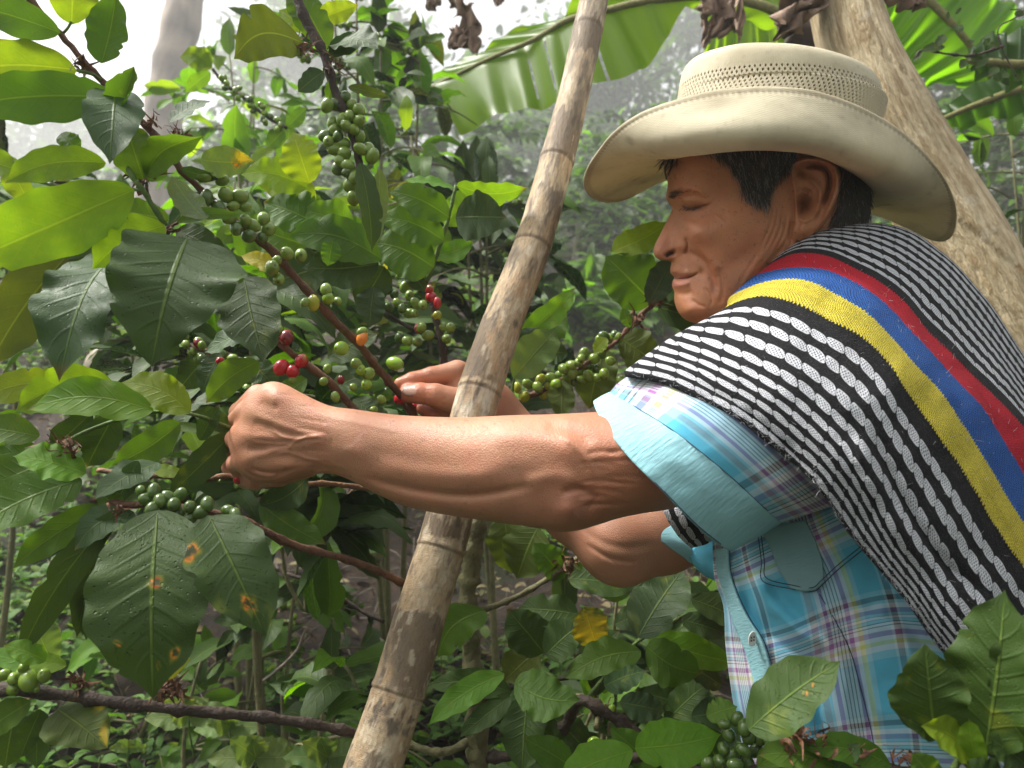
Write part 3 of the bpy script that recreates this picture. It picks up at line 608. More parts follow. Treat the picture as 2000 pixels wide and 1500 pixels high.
t45 = [(1545, 482, .785), (1590, 462, .755), (1640, 461, .735), (1690, 470, .722), (1740, 490, .712), (1786, 518, .704), (1830, 555, .698), (1870, 600, .694), (1915, 655, .69), (1960, 712, .688), (2010, 780, .69), (2080, 870, .70)]
t5 = [(1585, 466, .81), (1625, 449, .80), (1665, 443, .792), (1700, 441, .785), (1760, 448, .778), (1808, 475, .772), (1860, 516, .768), (1900, 560, .765), (1940, 609, .762), (1980, 672, .76), (2030, 745, .765), (2110, 850, .78)]
t6 = [(1600, 480, .86), (1650, 470, .87), (1700, 462, .87), (1750, 472, .87), (1800, 500, .865), (1850, 545, .86), (1890, 595, .855), (1925, 645, .85), (1965, 705, .85), (2030, 790, .85), (2110, 890, .86)]
t7 = [(1630, 620, .93), (1690, 620, .95), (1740, 630, .95), (1800, 660, .95), (1850, 720, .95), (1900, 790, .95), (2000, 900, .95), (2110, 1000, .95)]
NS = 15; curves = [arc_resample(np.array(t, float), NS) for t in (t0, tm, t1, t2, t3, t4, t45, t5, t6, t7)]
vals = np.array([0, 4.4, 8.75, 10.75, 12.15, 13.55, 17.6, 22.0, 26.0, 33.0])
wrapc = []
for k, c in enumerate(curves):      # turn in behind the front edge
    dx, dv, dd = [(28, -2, .05), (44, 16, .06), (46, 28, .06), (40, 30, .06), (34, 28, .055), (34, 30, .055), (30, 32, .05), (20, 40, .05), (20, 40, .05), (20, 30, .03)][k]
    wrapc.append(np.vstack([c[0]+[dx*1.6, dv*1.6+14, dd*1.7], c[0]+[dx*.35, dv*.35, dd*.7], c]))
ctl = np.array(wrapc)
nt, ns = 300, 420
# interpolate along the value axis (non uniform) by Catmull-Rom in control index, then attach v values
A = cr(ctl, nt); A = cr(np.swapaxes(A, 0, 1), ns)          # ns, nt, 3
vv = cr(vals[:, None], nt)[:, 0]; vv = np.interp(np.linspace(0, 9, nt), np.arange(10), vals)
uu = np.linspace(0, 31, ns)
Uc, Vc_ = np.meshgrid(uu, vv, indexing='ij')
pp = np.stack([A[..., 0].ravel()/60, A[..., 1].ravel()/60], 1)
fold = stroke(A[..., 0], A[..., 1], [(1690, 830), (1740, 940), (1790, 1030), (1850, 1110), (1950, 1180)], 16, .007)-stroke(A[..., 0], A[..., 1], [(1660, 850), (1710, 950), (1760, 1040), (1830, 1130)], 20, .006)
fold += stroke(A[..., 0], A[..., 1], [(1300, 730), (1400, 770), (1500, 840), (1600, 940)], 10, .003)
dA_ = A[..., 2]+.0050*vnoise(pp, .6, 3, 3).reshape(A.shape[:2])+fold
Wp = P(A[..., 0], A[..., 1], dA_).reshape(-1, 3)
pon = link("poncho", mesh_np("poncho", Wp, grid_faces(ns, nt), uv=np.stack([Uc.ravel(), Vc_.ravel()], 1)), PON, man)
sm = pon.modifiers.new("thick", 'SOLIDIFY'); sm.thickness = .004; sm.offset = 0
# frayed wool fibres standing off the poncho's edge
_r = np.random.default_rng(5); items = []
FZ = NT("wool_fibre"); FZ.set(color=FZ.attr("Col", True), rough=.9)
for k in range(2600):
    if k % 3 == 0: i, j = _r.integers(60, ns-10), _r.integers(0, 4)
    elif k % 3 == 1: i, j = _r.integers(30, ns-5), _r.integers(214, 240)
    else: i, j = _r.integers(20, ns-5), _r.integers(5, nt-80)
    p = Wp[i*nt+j]; dr_ = np.array([_r.normal(), -abs(_r.normal())*.7, _r.normal()+.2]); dr_ /= np.linalg.norm(dr_); L = _r.uniform(.002, .006); t = np.linspace(0, 1, 3)[:, None]
    items.append((p-np.array((0, .002, 0))+dr_*L*t+_r.normal(0, .0008, 3)*t*t, .00013, np.array((.5, .5, .52)) if _r.random() < .5 else np.array((.03, .03, .03))))
strands("poncho_fibres", items, man, FZ.m)
# inner fold of the poncho seen through the gap of the sleeves
g = np.array([[(1290, 975, .70), (1300, 1000, .69), (1325, 1040, .69), (1350, 1065, .70)], [(1330, 960, .685), (1340, 1000, .675), (1360, 1035, .675), (1376, 1058, .69)], [(1370, 950, .69), (1385, 985, .68), (1396, 1015, .68), (1402, 1045, .70)], [(1420, 950, .72), (1440, 980, .72), (1450, 1010, .72), (1450, 1050, .73)]], float)
gg = cr(np.swapaxes(cr(g, 40), 0, 1), 40); gu, gv = np.meshgrid(np.linspace(0, 4.6, 40), np.linspace(.2, 4.8, 40), indexing='ij')
o = link("poncho_fold", mesh_np("poncho_fold", P(gg[..., 0], gg[..., 1], gg[..., 2]).reshape(-1, 3), grid_faces(40, 40), uv=np.stack([gu.ravel(), gv.ravel()], 1)), PON, man)
sm = o.modifiers.new("thick", 'SOLIDIFY'); sm.thickness = .003

# ============================================================ shirt
def plaid_mat():
    m = NT("plaid_cotton"); u, v = m.uv(); o = m.obj()
    W_, T, K, PU, LV, Y, LB, GR = (.78, .79, .83), (.09, .46, .66), (.045, .045, .055), (.36, .13, .40), (.22, .16, .42), (.62, .66, .18), (.30, .58, .70), (.28, .28, .31)
    seqw = [(0, T), (.20, LB), (.225, GR), (.275, LB), (.30, W_), (.335, PU), (.365, W_), (.385, K), (.391, W_), (.412, K), (.418, W_), (.440, K), (.446, W_), (.468, K), (.474, W_), (.495, PU), (.530, W_), (.56, Y), (.595, LB), (.63, T), (.80, LB), (.82, K), (.865, LB), (.885, T)]
    seqf = [(0, T), (.16, LB), (.20, K), (.245, LB), (.27, W_), (.31, LV), (.35, LB), (.372, K), (.378, W_), (.400, K), (.406, LB), (.428, K), (.434, W_), (.456, K), (.462, W_), (.50, PU), (.54, W_), (.575, Y), (.61, W_), (.66, LB), (.72, T)]
    a = m.ramp(u.fract(), seqw, 'CONSTANT'); b = m.ramp(v.fract(), seqf, 'CONSTANT')
    c = m.mix(.5, a, b); 
    dark = m.mix(1.0, a, b, 'DARKEN'); c = m.mix(.06, c, dark)
    fine = (u*6.2832*150).sin()*(v*6.2832*150).sin(); n = m.noise(60, 3, o)
    c = m.mix(fine.step(.1, .8)*.12, c, (.75, .78, .82)); c = m.mix(n.step(.4, .8)*.12, c, (.10, .16, .22))
    m.set(color=c, rough=.85, spec=.15, sheen=.1); m.bump(fine*.3+m.noise(300, 2, o), .0006, .5); return m.m
PLAID = plaid_mat()
def cyan_mat(name, c0):
    m = NT(name); o = m.obj(); u, v = m.uv(); n = m.noise(40, 3, o); f = (v*500).sin()*.5+.5
    c = m.mix(n.step(.3, .8)*.4, c0, tuple(x*.78 for x in c0)); c = m.mix(f*.13, c, (.7, .8, .85))
    m.set(color=c, rough=.85, spec=.15); m.bump(f*.3+m.noise(200, 3, o)*.6+m.noise(22, 3, o)*3.0+m.noise(7, 2, m.vec(u*.4, v*4, 0))*2.5, .0012, .6); return m.m
CY = cyan_mat("cyan_cotton", (.30, .60, .67)); CYG = cyan_mat("grey_cyan_cotton", (.30, .53, .57))
SEAM = NT("seam_thread"); SEAM.set(color=(.03, .05, .09), rough=.8)
def tube_np(pts, r, seg=6, taper=None, closed=False):
    pts = np.asarray(pts, float); n = len(pts); t = np.gradient(pts, axis=0); t /= np.linalg.norm(t, axis=1)[:, None]+1e-12
    up = np.array([.13, .31, .94]); s = np.cross(t, up); s /= np.linalg.norm(s, axis=1)[:, None]+1e-12; b = np.cross(t, s)
    r = np.broadcast_to(np.asarray(r, float), (n,)); a = np.linspace(0, 2*np.pi, seg, endpoint=False)
    ring = pts[:, None]+r[:, None, None]*(np.cos(a)[None, :, None]*s[:, None]+np.sin(a)[None, :, None]*b[:, None])
    v = ring.reshape(-1, 3); f = grid_faces(n, seg, True)
    v = np.vstack([v, pts[:1], pts[-1:]]); k = np.arange(seg); k2 = (k+1) % seg
    caps = np.concatenate([np.stack([np.full(seg, n*seg), k2, k], 1), np.stack([np.full(seg, n*seg+1), (n-1)*seg+k, (n-1)*seg+k2], 1)])
    return v, f, caps
def seam(pts, d, parent, r=.00035):
    p = cr(np.array(pts, float), 12*len(pts)); dd = np.interp(np.linspace(0, 1, len(p)), np.linspace(0, 1, len(d)) if np.ndim(d) else [0, 1], d if np.ndim(d) else [d, d])
    v, f, c = tube_np(P(p[:, 0], p[:, 1], dd), r, 5); return v, f, c
def loft(name, ctl, nr, nc, uvr, mat, parent, thick=.0012, wrap=False, noise_a=.001, extra=None):
    """ctl rows x cols x (u,v,d)"""
    ctl = np.array(ctl, float); A = cr(ctl, nr); A = np.swapaxes(cr(np.swapaxes(A, 0, 1), nc, wrap), 0, 1)
    d = A[..., 2]+noise_a*vnoise(np.stack([A[..., 0].ravel(), A[..., 1].ravel()], 1), 1/45, 2, 4).reshape(A.shape[:2])
    if extra is not None: d = d+extra(A[..., 0], A[..., 1])
    uu, vv = np.meshgrid(np.linspace(uvr[0], uvr[1], nr), np.linspace(uvr[2], uvr[3], nc), indexing='ij')
    o = link(name, mesh_np(name, P(A[..., 0], A[..., 1], d).reshape(-1, 3), grid_faces(nr, nc, wrap), uv=np.stack([uu.ravel(), vv.ravel()], 1)), mat, parent)
    if thick: s = o.modifiers.new("thick", 'SOLIDIFY'); s.thickness = thick; s.offset = 0
    return o, A, d
shirt = bpy.data.objects.new("shirt", None); COL.objects.link(shirt); shirt.parent = man
# near sleeve: rings top -> near -> bottom -> far
cuffE = [(1163, 783, .628), (1178, 826, .585), (1228, 893, .556), (1290, 955, .545), (1352, 1020, .552), (1402, 1062, .575), (1432, 1072, .61), (1400, 1010, .665), (1330, 920, .680), (1240, 830, .672)]
cuffM = [(1180, 772, .634), (1215, 806, .585), (1272, 860, .552), (1335, 918, .540), (1398, 975, .545), (1450, 1022, .568), (1485, 1045, .61), (1440, 990, .67), (1370, 890, .685), (1270, 800, .676)]
cuffS = [(1196, 765, .638), (1248, 800, .588), (1306, 836, .555), (1372, 886, .542), (1436, 940, .546), (1492, 992, .566), (1528, 1018, .61), (1490, 960, .675), (1410, 860, .69), (1300, 780, .68)]
def shift(r, du, dv, dd): return [(a+du, b+dv, c+dd) for a, b, c in r]
loft("cuff", [cuffE, cuffM, cuffS], 30, 120, (0, 1, 0, 4), CY, shirt, .0012, True, .0016)
e2 = [(a+(c-a)*0-2, b+0, d-.0012) for (a, b, d), (c, _, _) in zip(cuffE, cuffM)]
slA = shift(cuffS, -3, 1, .0012); slB = [(1218, 742, .628), (1290, 752, .586), (1372, 790, .556), (1440, 842, .545), (1504, 900, .548), (1566, 958, .562), (1612, 990, .60), (1560, 900, .68), (1460, 800, .69), (1330, 735, .68)]
slC = [(1290, 700, .64), (1370, 700, .60), (1450, 740, .572), (1520, 790, .560), (1590, 850, .562), (1650, 910, .575), (1700, 960, .61), (1650, 850, .69), (1540, 750, .70), (1400, 690, .69)]
loft("sleeve", [slA, slB, slC], 50, 160, (.10, .80, .30, 2.5), PLAID, shirt, .0012, True)
# far sleeve cuff, under the near arm
loft("cuff", [[(1243, 1006, .742), (1262, 1028, .730), (1290, 1056, .722), (1330, 1084, .722), (1352, 1096, .74), (1345, 1030, .82), (1280, 980, .83)], [(1262, 995, .745), (1300, 1020, .728), (1340, 1052, .716), (1385, 1084, .716), (1410, 1100, .74), (1400, 1020, .83), (1320, 960, .84)], [(1330, 960, .755), (1370, 985, .735), (1400, 1020, .722), (1440, 1060, .72), (1470, 1080, .74), (1460, 1000, .84), (1400, 930, .85)]], 24, 70, (0, 1, 0, 4), CY, shirt, .0014, True)
loft("side_panel", [[(1345, 1085, .722), (1352, 1098, .720), (1372, 1120, .718), (1410, 1140, .716)], [(1370, 1050, .70), (1382, 1080, .70), (1395, 1110, .70), (1420, 1150, .70)], [(1400, 1040, .69), (1410, 1070, .69), (1420, 1100, .69), (1440, 1160, .69)]], 16, 16, (0, .18, 0, .15), PLAID, shirt)
# shirt front
bodyc = [[(1392, 1050, .685), (1396, 1125, .69), (1414, 1185, .69), (1418, 1260, .69), (1428, 1340, .69), (1440, 1410, .69), (1456, 1480, .69), (1470, 1560, .69)],
 [(1420, 1040, .672), (1432, 1120, .672), (1452, 1185, .665), (1470, 1260, .662), (1484, 1340, .66), (1500, 1410, .66), (1516, 1480, .66), (1530, 1560, .66)],
 [(1480, 1010, .655), (1500, 1090, .650), (1530, 1165, .642), (1548, 1240, .636), (1560, 1320, .632), (1574, 1400, .63), (1590, 1480, .63), (1600, 1560, .63)],
 [(1560, 960, .64), (1590, 1050, .630), (1624, 1120, .62), (1648, 1200, .612), (1664, 1290, .606), (1680, 1380, .602), (1694, 1470, .60), (1700, 1560, .60)],
 [(1640, 940, .625), (1690, 1010, .612), (1730, 1090, .60), (1760, 1180, .59), (1780, 1270, .586), (1796, 1370, .584), (1806, 1470, .584), (1810, 1560, .584)],
 [(1740, 950, .61), (1800, 1020, .598), (1850, 1100, .588), (1880, 1200, .58), (1896, 1300, .578), (1900, 1400, .58), (1896, 1480, .60), (1890, 1560, .60)],
 [(1840, 1000, .61), (1900, 1080, .60), (1950, 1180, .60), (1980, 1280, .60), (1990, 1380, .62), (1985, 1480, .64), (1980, 1530, .66), (1970, 1560, .66)]]
def shirt_folds(U, V):
    z = 0*U
    for pts, wd, am in [([(1480, 1110), (1500, 1170), (1560, 1230), (1640, 1270)], 16, -.008), ([(1450, 1140), (1470, 1200), (1530, 1260), (1600, 1310), (1640, 1400)], 14, .006), ([(1560, 1160), (1600, 1230), (1640, 1300), (1650, 1400), (1680, 1500)], 15, -.007), ([(1620, 1180), (1660, 1260), (1690, 1360), (1700, 1480)], 13, .005),
        ([(1700, 1180), (1760, 1240), (1800, 1330)], 18, -.005), ([(1590, 1340), (1600, 1420), (1610, 1490)], 10, .006), ([(1640, 1160), (1700, 1200), (1780, 1210)], 12, .004), ([(1430, 1120), (1450, 1180), (1480, 1240), (1500, 1330)], 7, -.003)]: z += stroke(U, V, pts, wd, am)
    return z
_, SA, Sd = loft("shirt_front", bodyc, 170, 190, (.22, 2.75, .12, 2.85), PLAID, shirt, .0012, False, .0018, shirt_folds)
def on_shirt(u, v, lift=.0015):
    d2 = (SA[..., 0]-u)**2+(SA[..., 1]-v)**2; i = np.argmin(d2); return float(Sd.ravel()[i])-lift
def patch(name, cols, nr, nc, mat, lift, uvr=(0, 1, 0, 3), thick=.0012):
    c = np.array([[(u, v, on_shirt(u, v, lift)) for u, v in r] for r in cols], float); return loft(name, c, nr, nc, uvr, mat, shirt, thick, False, .0002)
patch("placket", [[(1398, 1072), (1402, 1120), (1418, 1170), (1432, 1215), (1452, 1262), (1466, 1305), (1476, 1350), (1484, 1400), (1490, 1450)], [(1410, 1072), (1414, 1120), (1430, 1170), (1447, 1212), (1470, 1256), (1486, 1300), (1496, 1348), (1504, 1400), (1510, 1450)], [(1423, 1072), (1426, 1118), (1441, 1166), (1462, 1208), (1488, 1250), (1504, 1298), (1514, 1346), (1522, 1400), (1528, 1450)]], 14, 80, CY, .004)
patch("pocket", [[(1488, 1040), (1505, 1070), (1520, 1110), (1545, 1150)], [(1520, 1026), (1545, 1058), (1565, 1105), (1570, 1155)], [(1560, 1018), (1580, 1050), (1592, 1095), (1590, 1152)], [(1572, 1016), (1590, 1050), (1606, 1098), (1608, 1140)]], 24, 30, CYG, .004)
sv, sf, sc_, o_ = [], [], [], 0
def add_seam(pts, dd, r=.00042):
    global o_
    v, f, c = seam(pts, dd, None, r); sv.append(v); sf.append(f+o_); sc_.append(c+o_); o_ += len(v)
add_seam([(1196, 764), (1248, 799), (1306, 835), (1372, 885), (1436, 939), (1492, 991), (1526, 1016)], [.634, .586, .5525, .5398, .5435, .5635, .606])
add_seam([(1168, 792), (1186, 834), (1236, 899), (1298, 961), (1360, 1024), (1408, 1063)], [.620, .580, .553, .542, .549, .571])
pk = [(1480, 1040), (1487, 1095), (1490, 1135), (1545, 1150), (1588, 1155), (1608, 1140), (1640, 1110), (1690, 1070)]; add_seam(pk, [on_shirt(u, v, .005) for u, v in pk])
pk = [(1486, 1040), (1493, 1095), (1497, 1129), (1548, 1143), (1585, 1148), (1604, 1134), (1636, 1104), (1686, 1064)]; add_seam(pk, [on_shirt(u, v, .005) for u, v in pk])
pk = [(1425, 1072), (1428, 1118), (1444, 1166), (1465, 1208), (1491, 1250), (1507, 1298), (1517, 1346)]; add_seam(pk, [on_shirt(u, v, .0052) for u, v in pk])
pk = [(1600, 1160), (1630, 1210), (1660, 1270), (1680, 1340), (1700, 1420), (1712, 1490)]; add_seam(pk, [on_shirt(u, v, .0015) for u, v in pk])
link("stitching", mesh_np("stitching", np.concatenate(sv), [np.concatenate(sf), np.concatenate(sc_)]), SEAM.m, shirt)
# button
bd = on_shirt(1470, 1247, .0075); bc = P(1470, 1247, bd); a = np.linspace(0, 2*np.pi, 24, endpoint=False)
br = np.array([(1.0, .0), (1.0, .0012), (.86, .0018), (.72, .0012), (.3, .0010), (.02, .0010)]); bu = np.array([.62, .25, .74]); 
bx_, bz_ = np.array([.0042, .0012, .0006]), np.array([.0006, .001, .0062]); bn = np.cross(bx_, bz_); bn /= -np.linalg.norm(bn)
bn = np.array((-.25, -.95, .1)); bV = np.concatenate([bc+r*(np.cos(a)[:, None]*bx_+np.sin(a)[:, None]*bz_)+bn*h for r, h in br])
BT = NT("button"); BT.set(color=(.70, .70, .66), rough=.3)
link("button", mesh_np("button", bV, grid_faces(6, 24, True)), BT.m, shirt)
BK = NT("button_thread"); BK.set(color=(.01, .01, .012), rough=.7)
hv, hf, hc, ho = [], [], [], 0
for q in ((-.28, .2), (.28, .2), (-.28, -.2), (.28, -.2)):
    p = bc+q[0]*bx_+q[1]*bz_+bn*.0015; v, f, c = tube_np(np.array([p, p+bn*.0006]), .0007, 8); hv.append(v); hf.append(f+ho); hc.append(c+ho); ho += len(v)
link("button_holes", mesh_np("button_holes", np.concatenate(hv), [np.concatenate(hf), np.concatenate(hc)]), BK.m, shirt)
# jeans
JN = NT("denim"); JN.set(color=(.012, .022, .05), rough=.9)
jc = [[(1440, 1510, .70), (1600, 1500, .66), (1750, 1490, .64), (1880, 1420, .66), (2050, 1380, .72)], [(1430, 1600, .70), (1600, 1600, .64), (1750, 1600, .62), (1900, 1600, .64), (2080, 1600, .72)], [(1420, 1900, .70), (1600, 1900, .64), (1750, 1900, .62), (1900, 1900, .64), (2100, 1900, .72)]]
loft("trousers", jc, 20, 40, (0, 1, 0, 1), JN.m, man)
# ============================================================ ground and air
def gz(x, y):
    x = np.asarray(x, float); y = np.asarray(y, float)
    base = .40+np.where(y < 7, (y-1.5)*.33, 1.815+(np.minimum(y, 40)-7)*.22)+np.where(y > 1, .05*np.sin(x*2.1+y*1.3)+.03*np.sin(x*5.3-y*2.7), 0)
    base = base+np.clip(-.10*(x+.2), -.6, .25)*np.clip(y/3, 0, 1)
    return base
xs = np.concatenate([np.linspace(-90, -6, 40), np.linspace(-5.8, 5.8, 150), np.linspace(6, 90, 40)]); ys = np.concatenate([np.linspace(-60, -1, 20), np.linspace(-.8, 8, 170), np.linspace(8.3, 120, 70)])
XX, YY = np.meshgrid(xs, ys, indexing='ij'); pt = np.stack([XX.ravel(), YY.ravel()], 1)
ZZ = gz(XX, YY)+(.022*vnoise(pt, 5, 3, 1)+.012*vnoise(pt, 22, 2, 2)).reshape(XX.shape)
GM = NT("soil"); o = GM.obj(); n1 = GM.noise(3, 5, o); n2 = GM.noise(28, 5, o, .7); n3 = GM.noise(120, 4, o, .7)
c = GM.ramp(n2, [(.3, (.012, .007, .004)), (.5, (.038, .021, .010)), (.7, (.085, .048, .024))]); c = GM.mix(n1.step(.52, .68)*.7, c, (.035, .055, .018)); c = GM.mix(n3.step(.6, .75)*.5, c, (.085, .06, .036))
GM.set(color=c, rough=.9); GM.bump(n3+n2+GM.noise(420, 3, o, .7)*.5, .02, 1.0)
tag(link("ground", mesh_np("ground", np.stack([XX, YY, ZZ], -1).reshape(-1, 3), grid_faces(len(xs), len(ys))[:, ::-1]), GM.m), kind="structure")
HZ = bpy.data.materials.new("haze"); HZ.use_nodes = True; HZ.node_tree.nodes.remove(HZ.node_tree.nodes["Principled BSDF"])
pv = HZ.node_tree.nodes.new("ShaderNodeVolumePrincipled"); pv.inputs["Color"].default_value = (.98, .99, 1, 1); pv.inputs["Density"].default_value = .0088; pv.inputs["Anisotropy"].default_value = .3
HZ.node_tree.links.new(pv.outputs[0], [n for n in HZ.node_tree.nodes if n.type == 'OUTPUT_MATERIAL'][0].inputs["Volume"])
x0, x1, y0, y1, z0, z1 = -91, 91, -61, 121, float(ZZ.min())-1.0, 36
hv = [(x0, y0, z0), (x1, y0, z0), (x1, y1, z0), (x0, y1, z0), (x0, y0, z1), (x1, y0, z1), (x1, y1, z1), (x0, y1, z1)]
tag(link("haze", mesh_np("haze", hv, np.array([(0, 3, 2, 1), (4, 5, 6, 7), (0, 1, 5, 4), (1, 2, 6, 5), (2, 3, 7, 6), (3, 0, 4, 7)]), smooth=False), HZ), kind="stuff")

# ============================================================ leaves
def leaf_mat(name="leaf"):
    m = NT(name); u, v = m.uv(); o = m.obj(); col = m.attr("Col", True)
    t = (v-.5).abs()*2
    oi = m.node("ShaderNodeObjectInfo"); rnd = X(m, oi.outputs["Random"])
    ph = (u*9.0-t*1.7+rnd*.7).fract(); vd = ((ph-.5).abs()); vein = vd.step(.045, .0)*(t.step(1.0, .5))
    mid = t.step(.045, .018); blot = m.noise(7, 4, m.vec(u*2.2+rnd*9, v*1.1, rnd*20), .6)
    c = m.mix(blot.step(.35, .75)*.5, col, m.mix(1.0, col, (1.45, 1.28, .85), 'MULTIPLY'))
    c = m.mix(m.noise(60, 3, m.vec(u*3, v*1.5, rnd*9)).step(.62, .72)*.25, c, m.mix(1.0, c, (.7, .6, .5), 'MULTIPLY'))
    c = m.mix(vein*.13, c, m.mix(1.0, c, (1.9, 1.7, 1.4), 'MULTIPLY')); c = m.mix(mid*.75, c, m.mix(.55, m.mix(1.0, c, (2.6, 2.2, 1.5), 'MULTIPLY'), (.16, .24, .045)))
    geo = m.node("ShaderNodeNewGeometry"); back = X(m, geo.outputs["Backfacing"])
    c = m.mix(back*.55, c, m.mix(.6, m.mix(1.0, c, (1.8, 1.6, 1.7), 'MULTIPLY'), (.085, .14, .025)))
    wet = m.attr("wet"); rough = m.noise(5, 3, m.vec(u*3, v*2, rnd*5)).step(.3, .7)*.18+.17+back*.24-wet*.06
    m.set(color=c, rough=rough, spec=.26, coat=(1-back)*(wet*.75+.10)); m.b.inputs['Coat Roughness'].default_value = .055
    vor = m.node("ShaderNodeTexVoronoi"); vor.inputs["Scale"].default_value = 1.0; m.l.new(m.vec(u*46, v*22, rnd*30).s, vor.inputs["Vector"])
    dr = X(m, vor.outputs["Distance"]); drop = (dr.step(.34, .05)).sqrt()*(m.noise(9, 2, m.vec(u*4, v*2, rnd*7)).step(.52, .60))*wet
    h = vd.step(.0, .16)*.30*(t.step(1.0, .3))+mid*-1.2+m.noise(38, 3, m.vec(u*3, v*1.5, rnd))*.35+drop*1.6
    m.bump(h, .0016, .75)
    tr = m.node("ShaderNodeBsdfTranslucent"); m.put(tr.inputs["Color"], m.mix(1.0, c, (2.3, 2.1, .8), 'MULTIPLY'))
    mx = m.node("ShaderNodeMixShader"); m.put(mx.inputs[0], m.attr("trans")); out = [n for n in m.n if n.type == 'OUTPUT_MATERIAL'][0]
    m.l.new(m.b.outputs[0], mx.inputs[1]); m.l.new(tr.outputs[0], mx.inputs[2]); m.l.new(mx.outputs[0], out.inputs["Surface"]); return m.m
LEAF = leaf_mat()
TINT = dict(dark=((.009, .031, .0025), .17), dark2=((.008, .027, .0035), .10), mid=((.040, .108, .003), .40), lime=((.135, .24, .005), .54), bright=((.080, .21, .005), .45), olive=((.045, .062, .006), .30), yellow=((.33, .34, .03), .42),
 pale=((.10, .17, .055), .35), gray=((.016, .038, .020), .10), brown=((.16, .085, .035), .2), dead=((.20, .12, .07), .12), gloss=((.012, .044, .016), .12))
def leaf_np(L, W, nu=22, nw=9, sag=0, bow=0, fold=.15, wave=.04, freq=5, curl=0, twist=0, seed=0, shape='coffee'):
    """local leaf: x along, y across, z normal"""
    r = np.random.default_rng(seed); s = np.linspace(0, 1, nu)
    if shape == 'coffee': prof = np.clip(s, 0, 1)**.62*(1-s)**.80; prof = prof/prof.max(); prof = prof*(1-.0)+0; prof = np.where(s > .86, np.maximum(prof*(.35+.65*(1-s)/.14), .0), prof)
    elif shape == 'ovate': prof = s**.42*(1-s)**.85; prof /= prof.max()
    else: prof = np.sin(np.pi*s)**.7
    prof = np.maximum(prof, .012); prof[-1] = .004
    asym = 1+.08*np.sin(s*7+seed)
    t = np.linspace(-1, 1, nw); S, T = np.meshgrid(s, t, indexing='ij'); h = (W/2*prof)[:, None]
    edge = 1+wave*.45*np.sin(S*freq*4.1+seed*1.7+(T > 0)*2)*np.abs(T)**2+.03*np.sin(S*31+seed*3+(T > 0))*np.abs(T)**3
    for q in range(int(r.integers(0, 3))):
        s0, sd_, dp, ww = r.uniform(.15, .9), r.choice([-1, 1]), r.uniform(.08, .34), r.uniform(.012, .035); edge = edge*(1-dp*np.exp(-((S-s0)/ww)**2)*np.clip(T*sd_, 0, 1)**3)
    x = S*L; y = T*h*edge*np.where(T > 0, asym[:, None], 2-asym[:, None])
    fr = freq*.62; wv = .6*np.sin(S*fr*6.283+seed+(T > 0)*1.3)+.5*np.sin(S*fr*11.1+seed*2.3+(T > 0)*2.9)+.35*np.sin(S*fr*2.9+seed*.7+(T > 0)*4)
    z = fold*np.abs(y)*1.0+wave*W*wv*T*T*np.sin(np.pi*S)**.5
    z = z+curl*W*(T*T)*np.sin(np.pi*S)
    z = z+.0042*W*np.sin((S*11.5-np.abs(T)*1.9)*6.283)*(1-np.abs(T))*np.sin(np.pi*S)       # quilting between veins
    y = y+sag*np.sin(np.pi*S*.9); z = z+bow*np.sin(np.pi*S*.95)
    if twist: a = twist*(S-.3); y, z = y*np.cos(a)-z*np.sin(a), y*np.sin(a)+z*np.cos(a)
    return np.stack([x, y, z], -1), np.stack([S, T*.5+.5], -1), grid_faces(nu, nw)
def frame(a, n):
    a = a/np.linalg.norm(a); n = n-a*(n@a); n /= np.linalg.norm(n); b = np.cross(n, a); return a, b, n
_leaf_seed = [0]
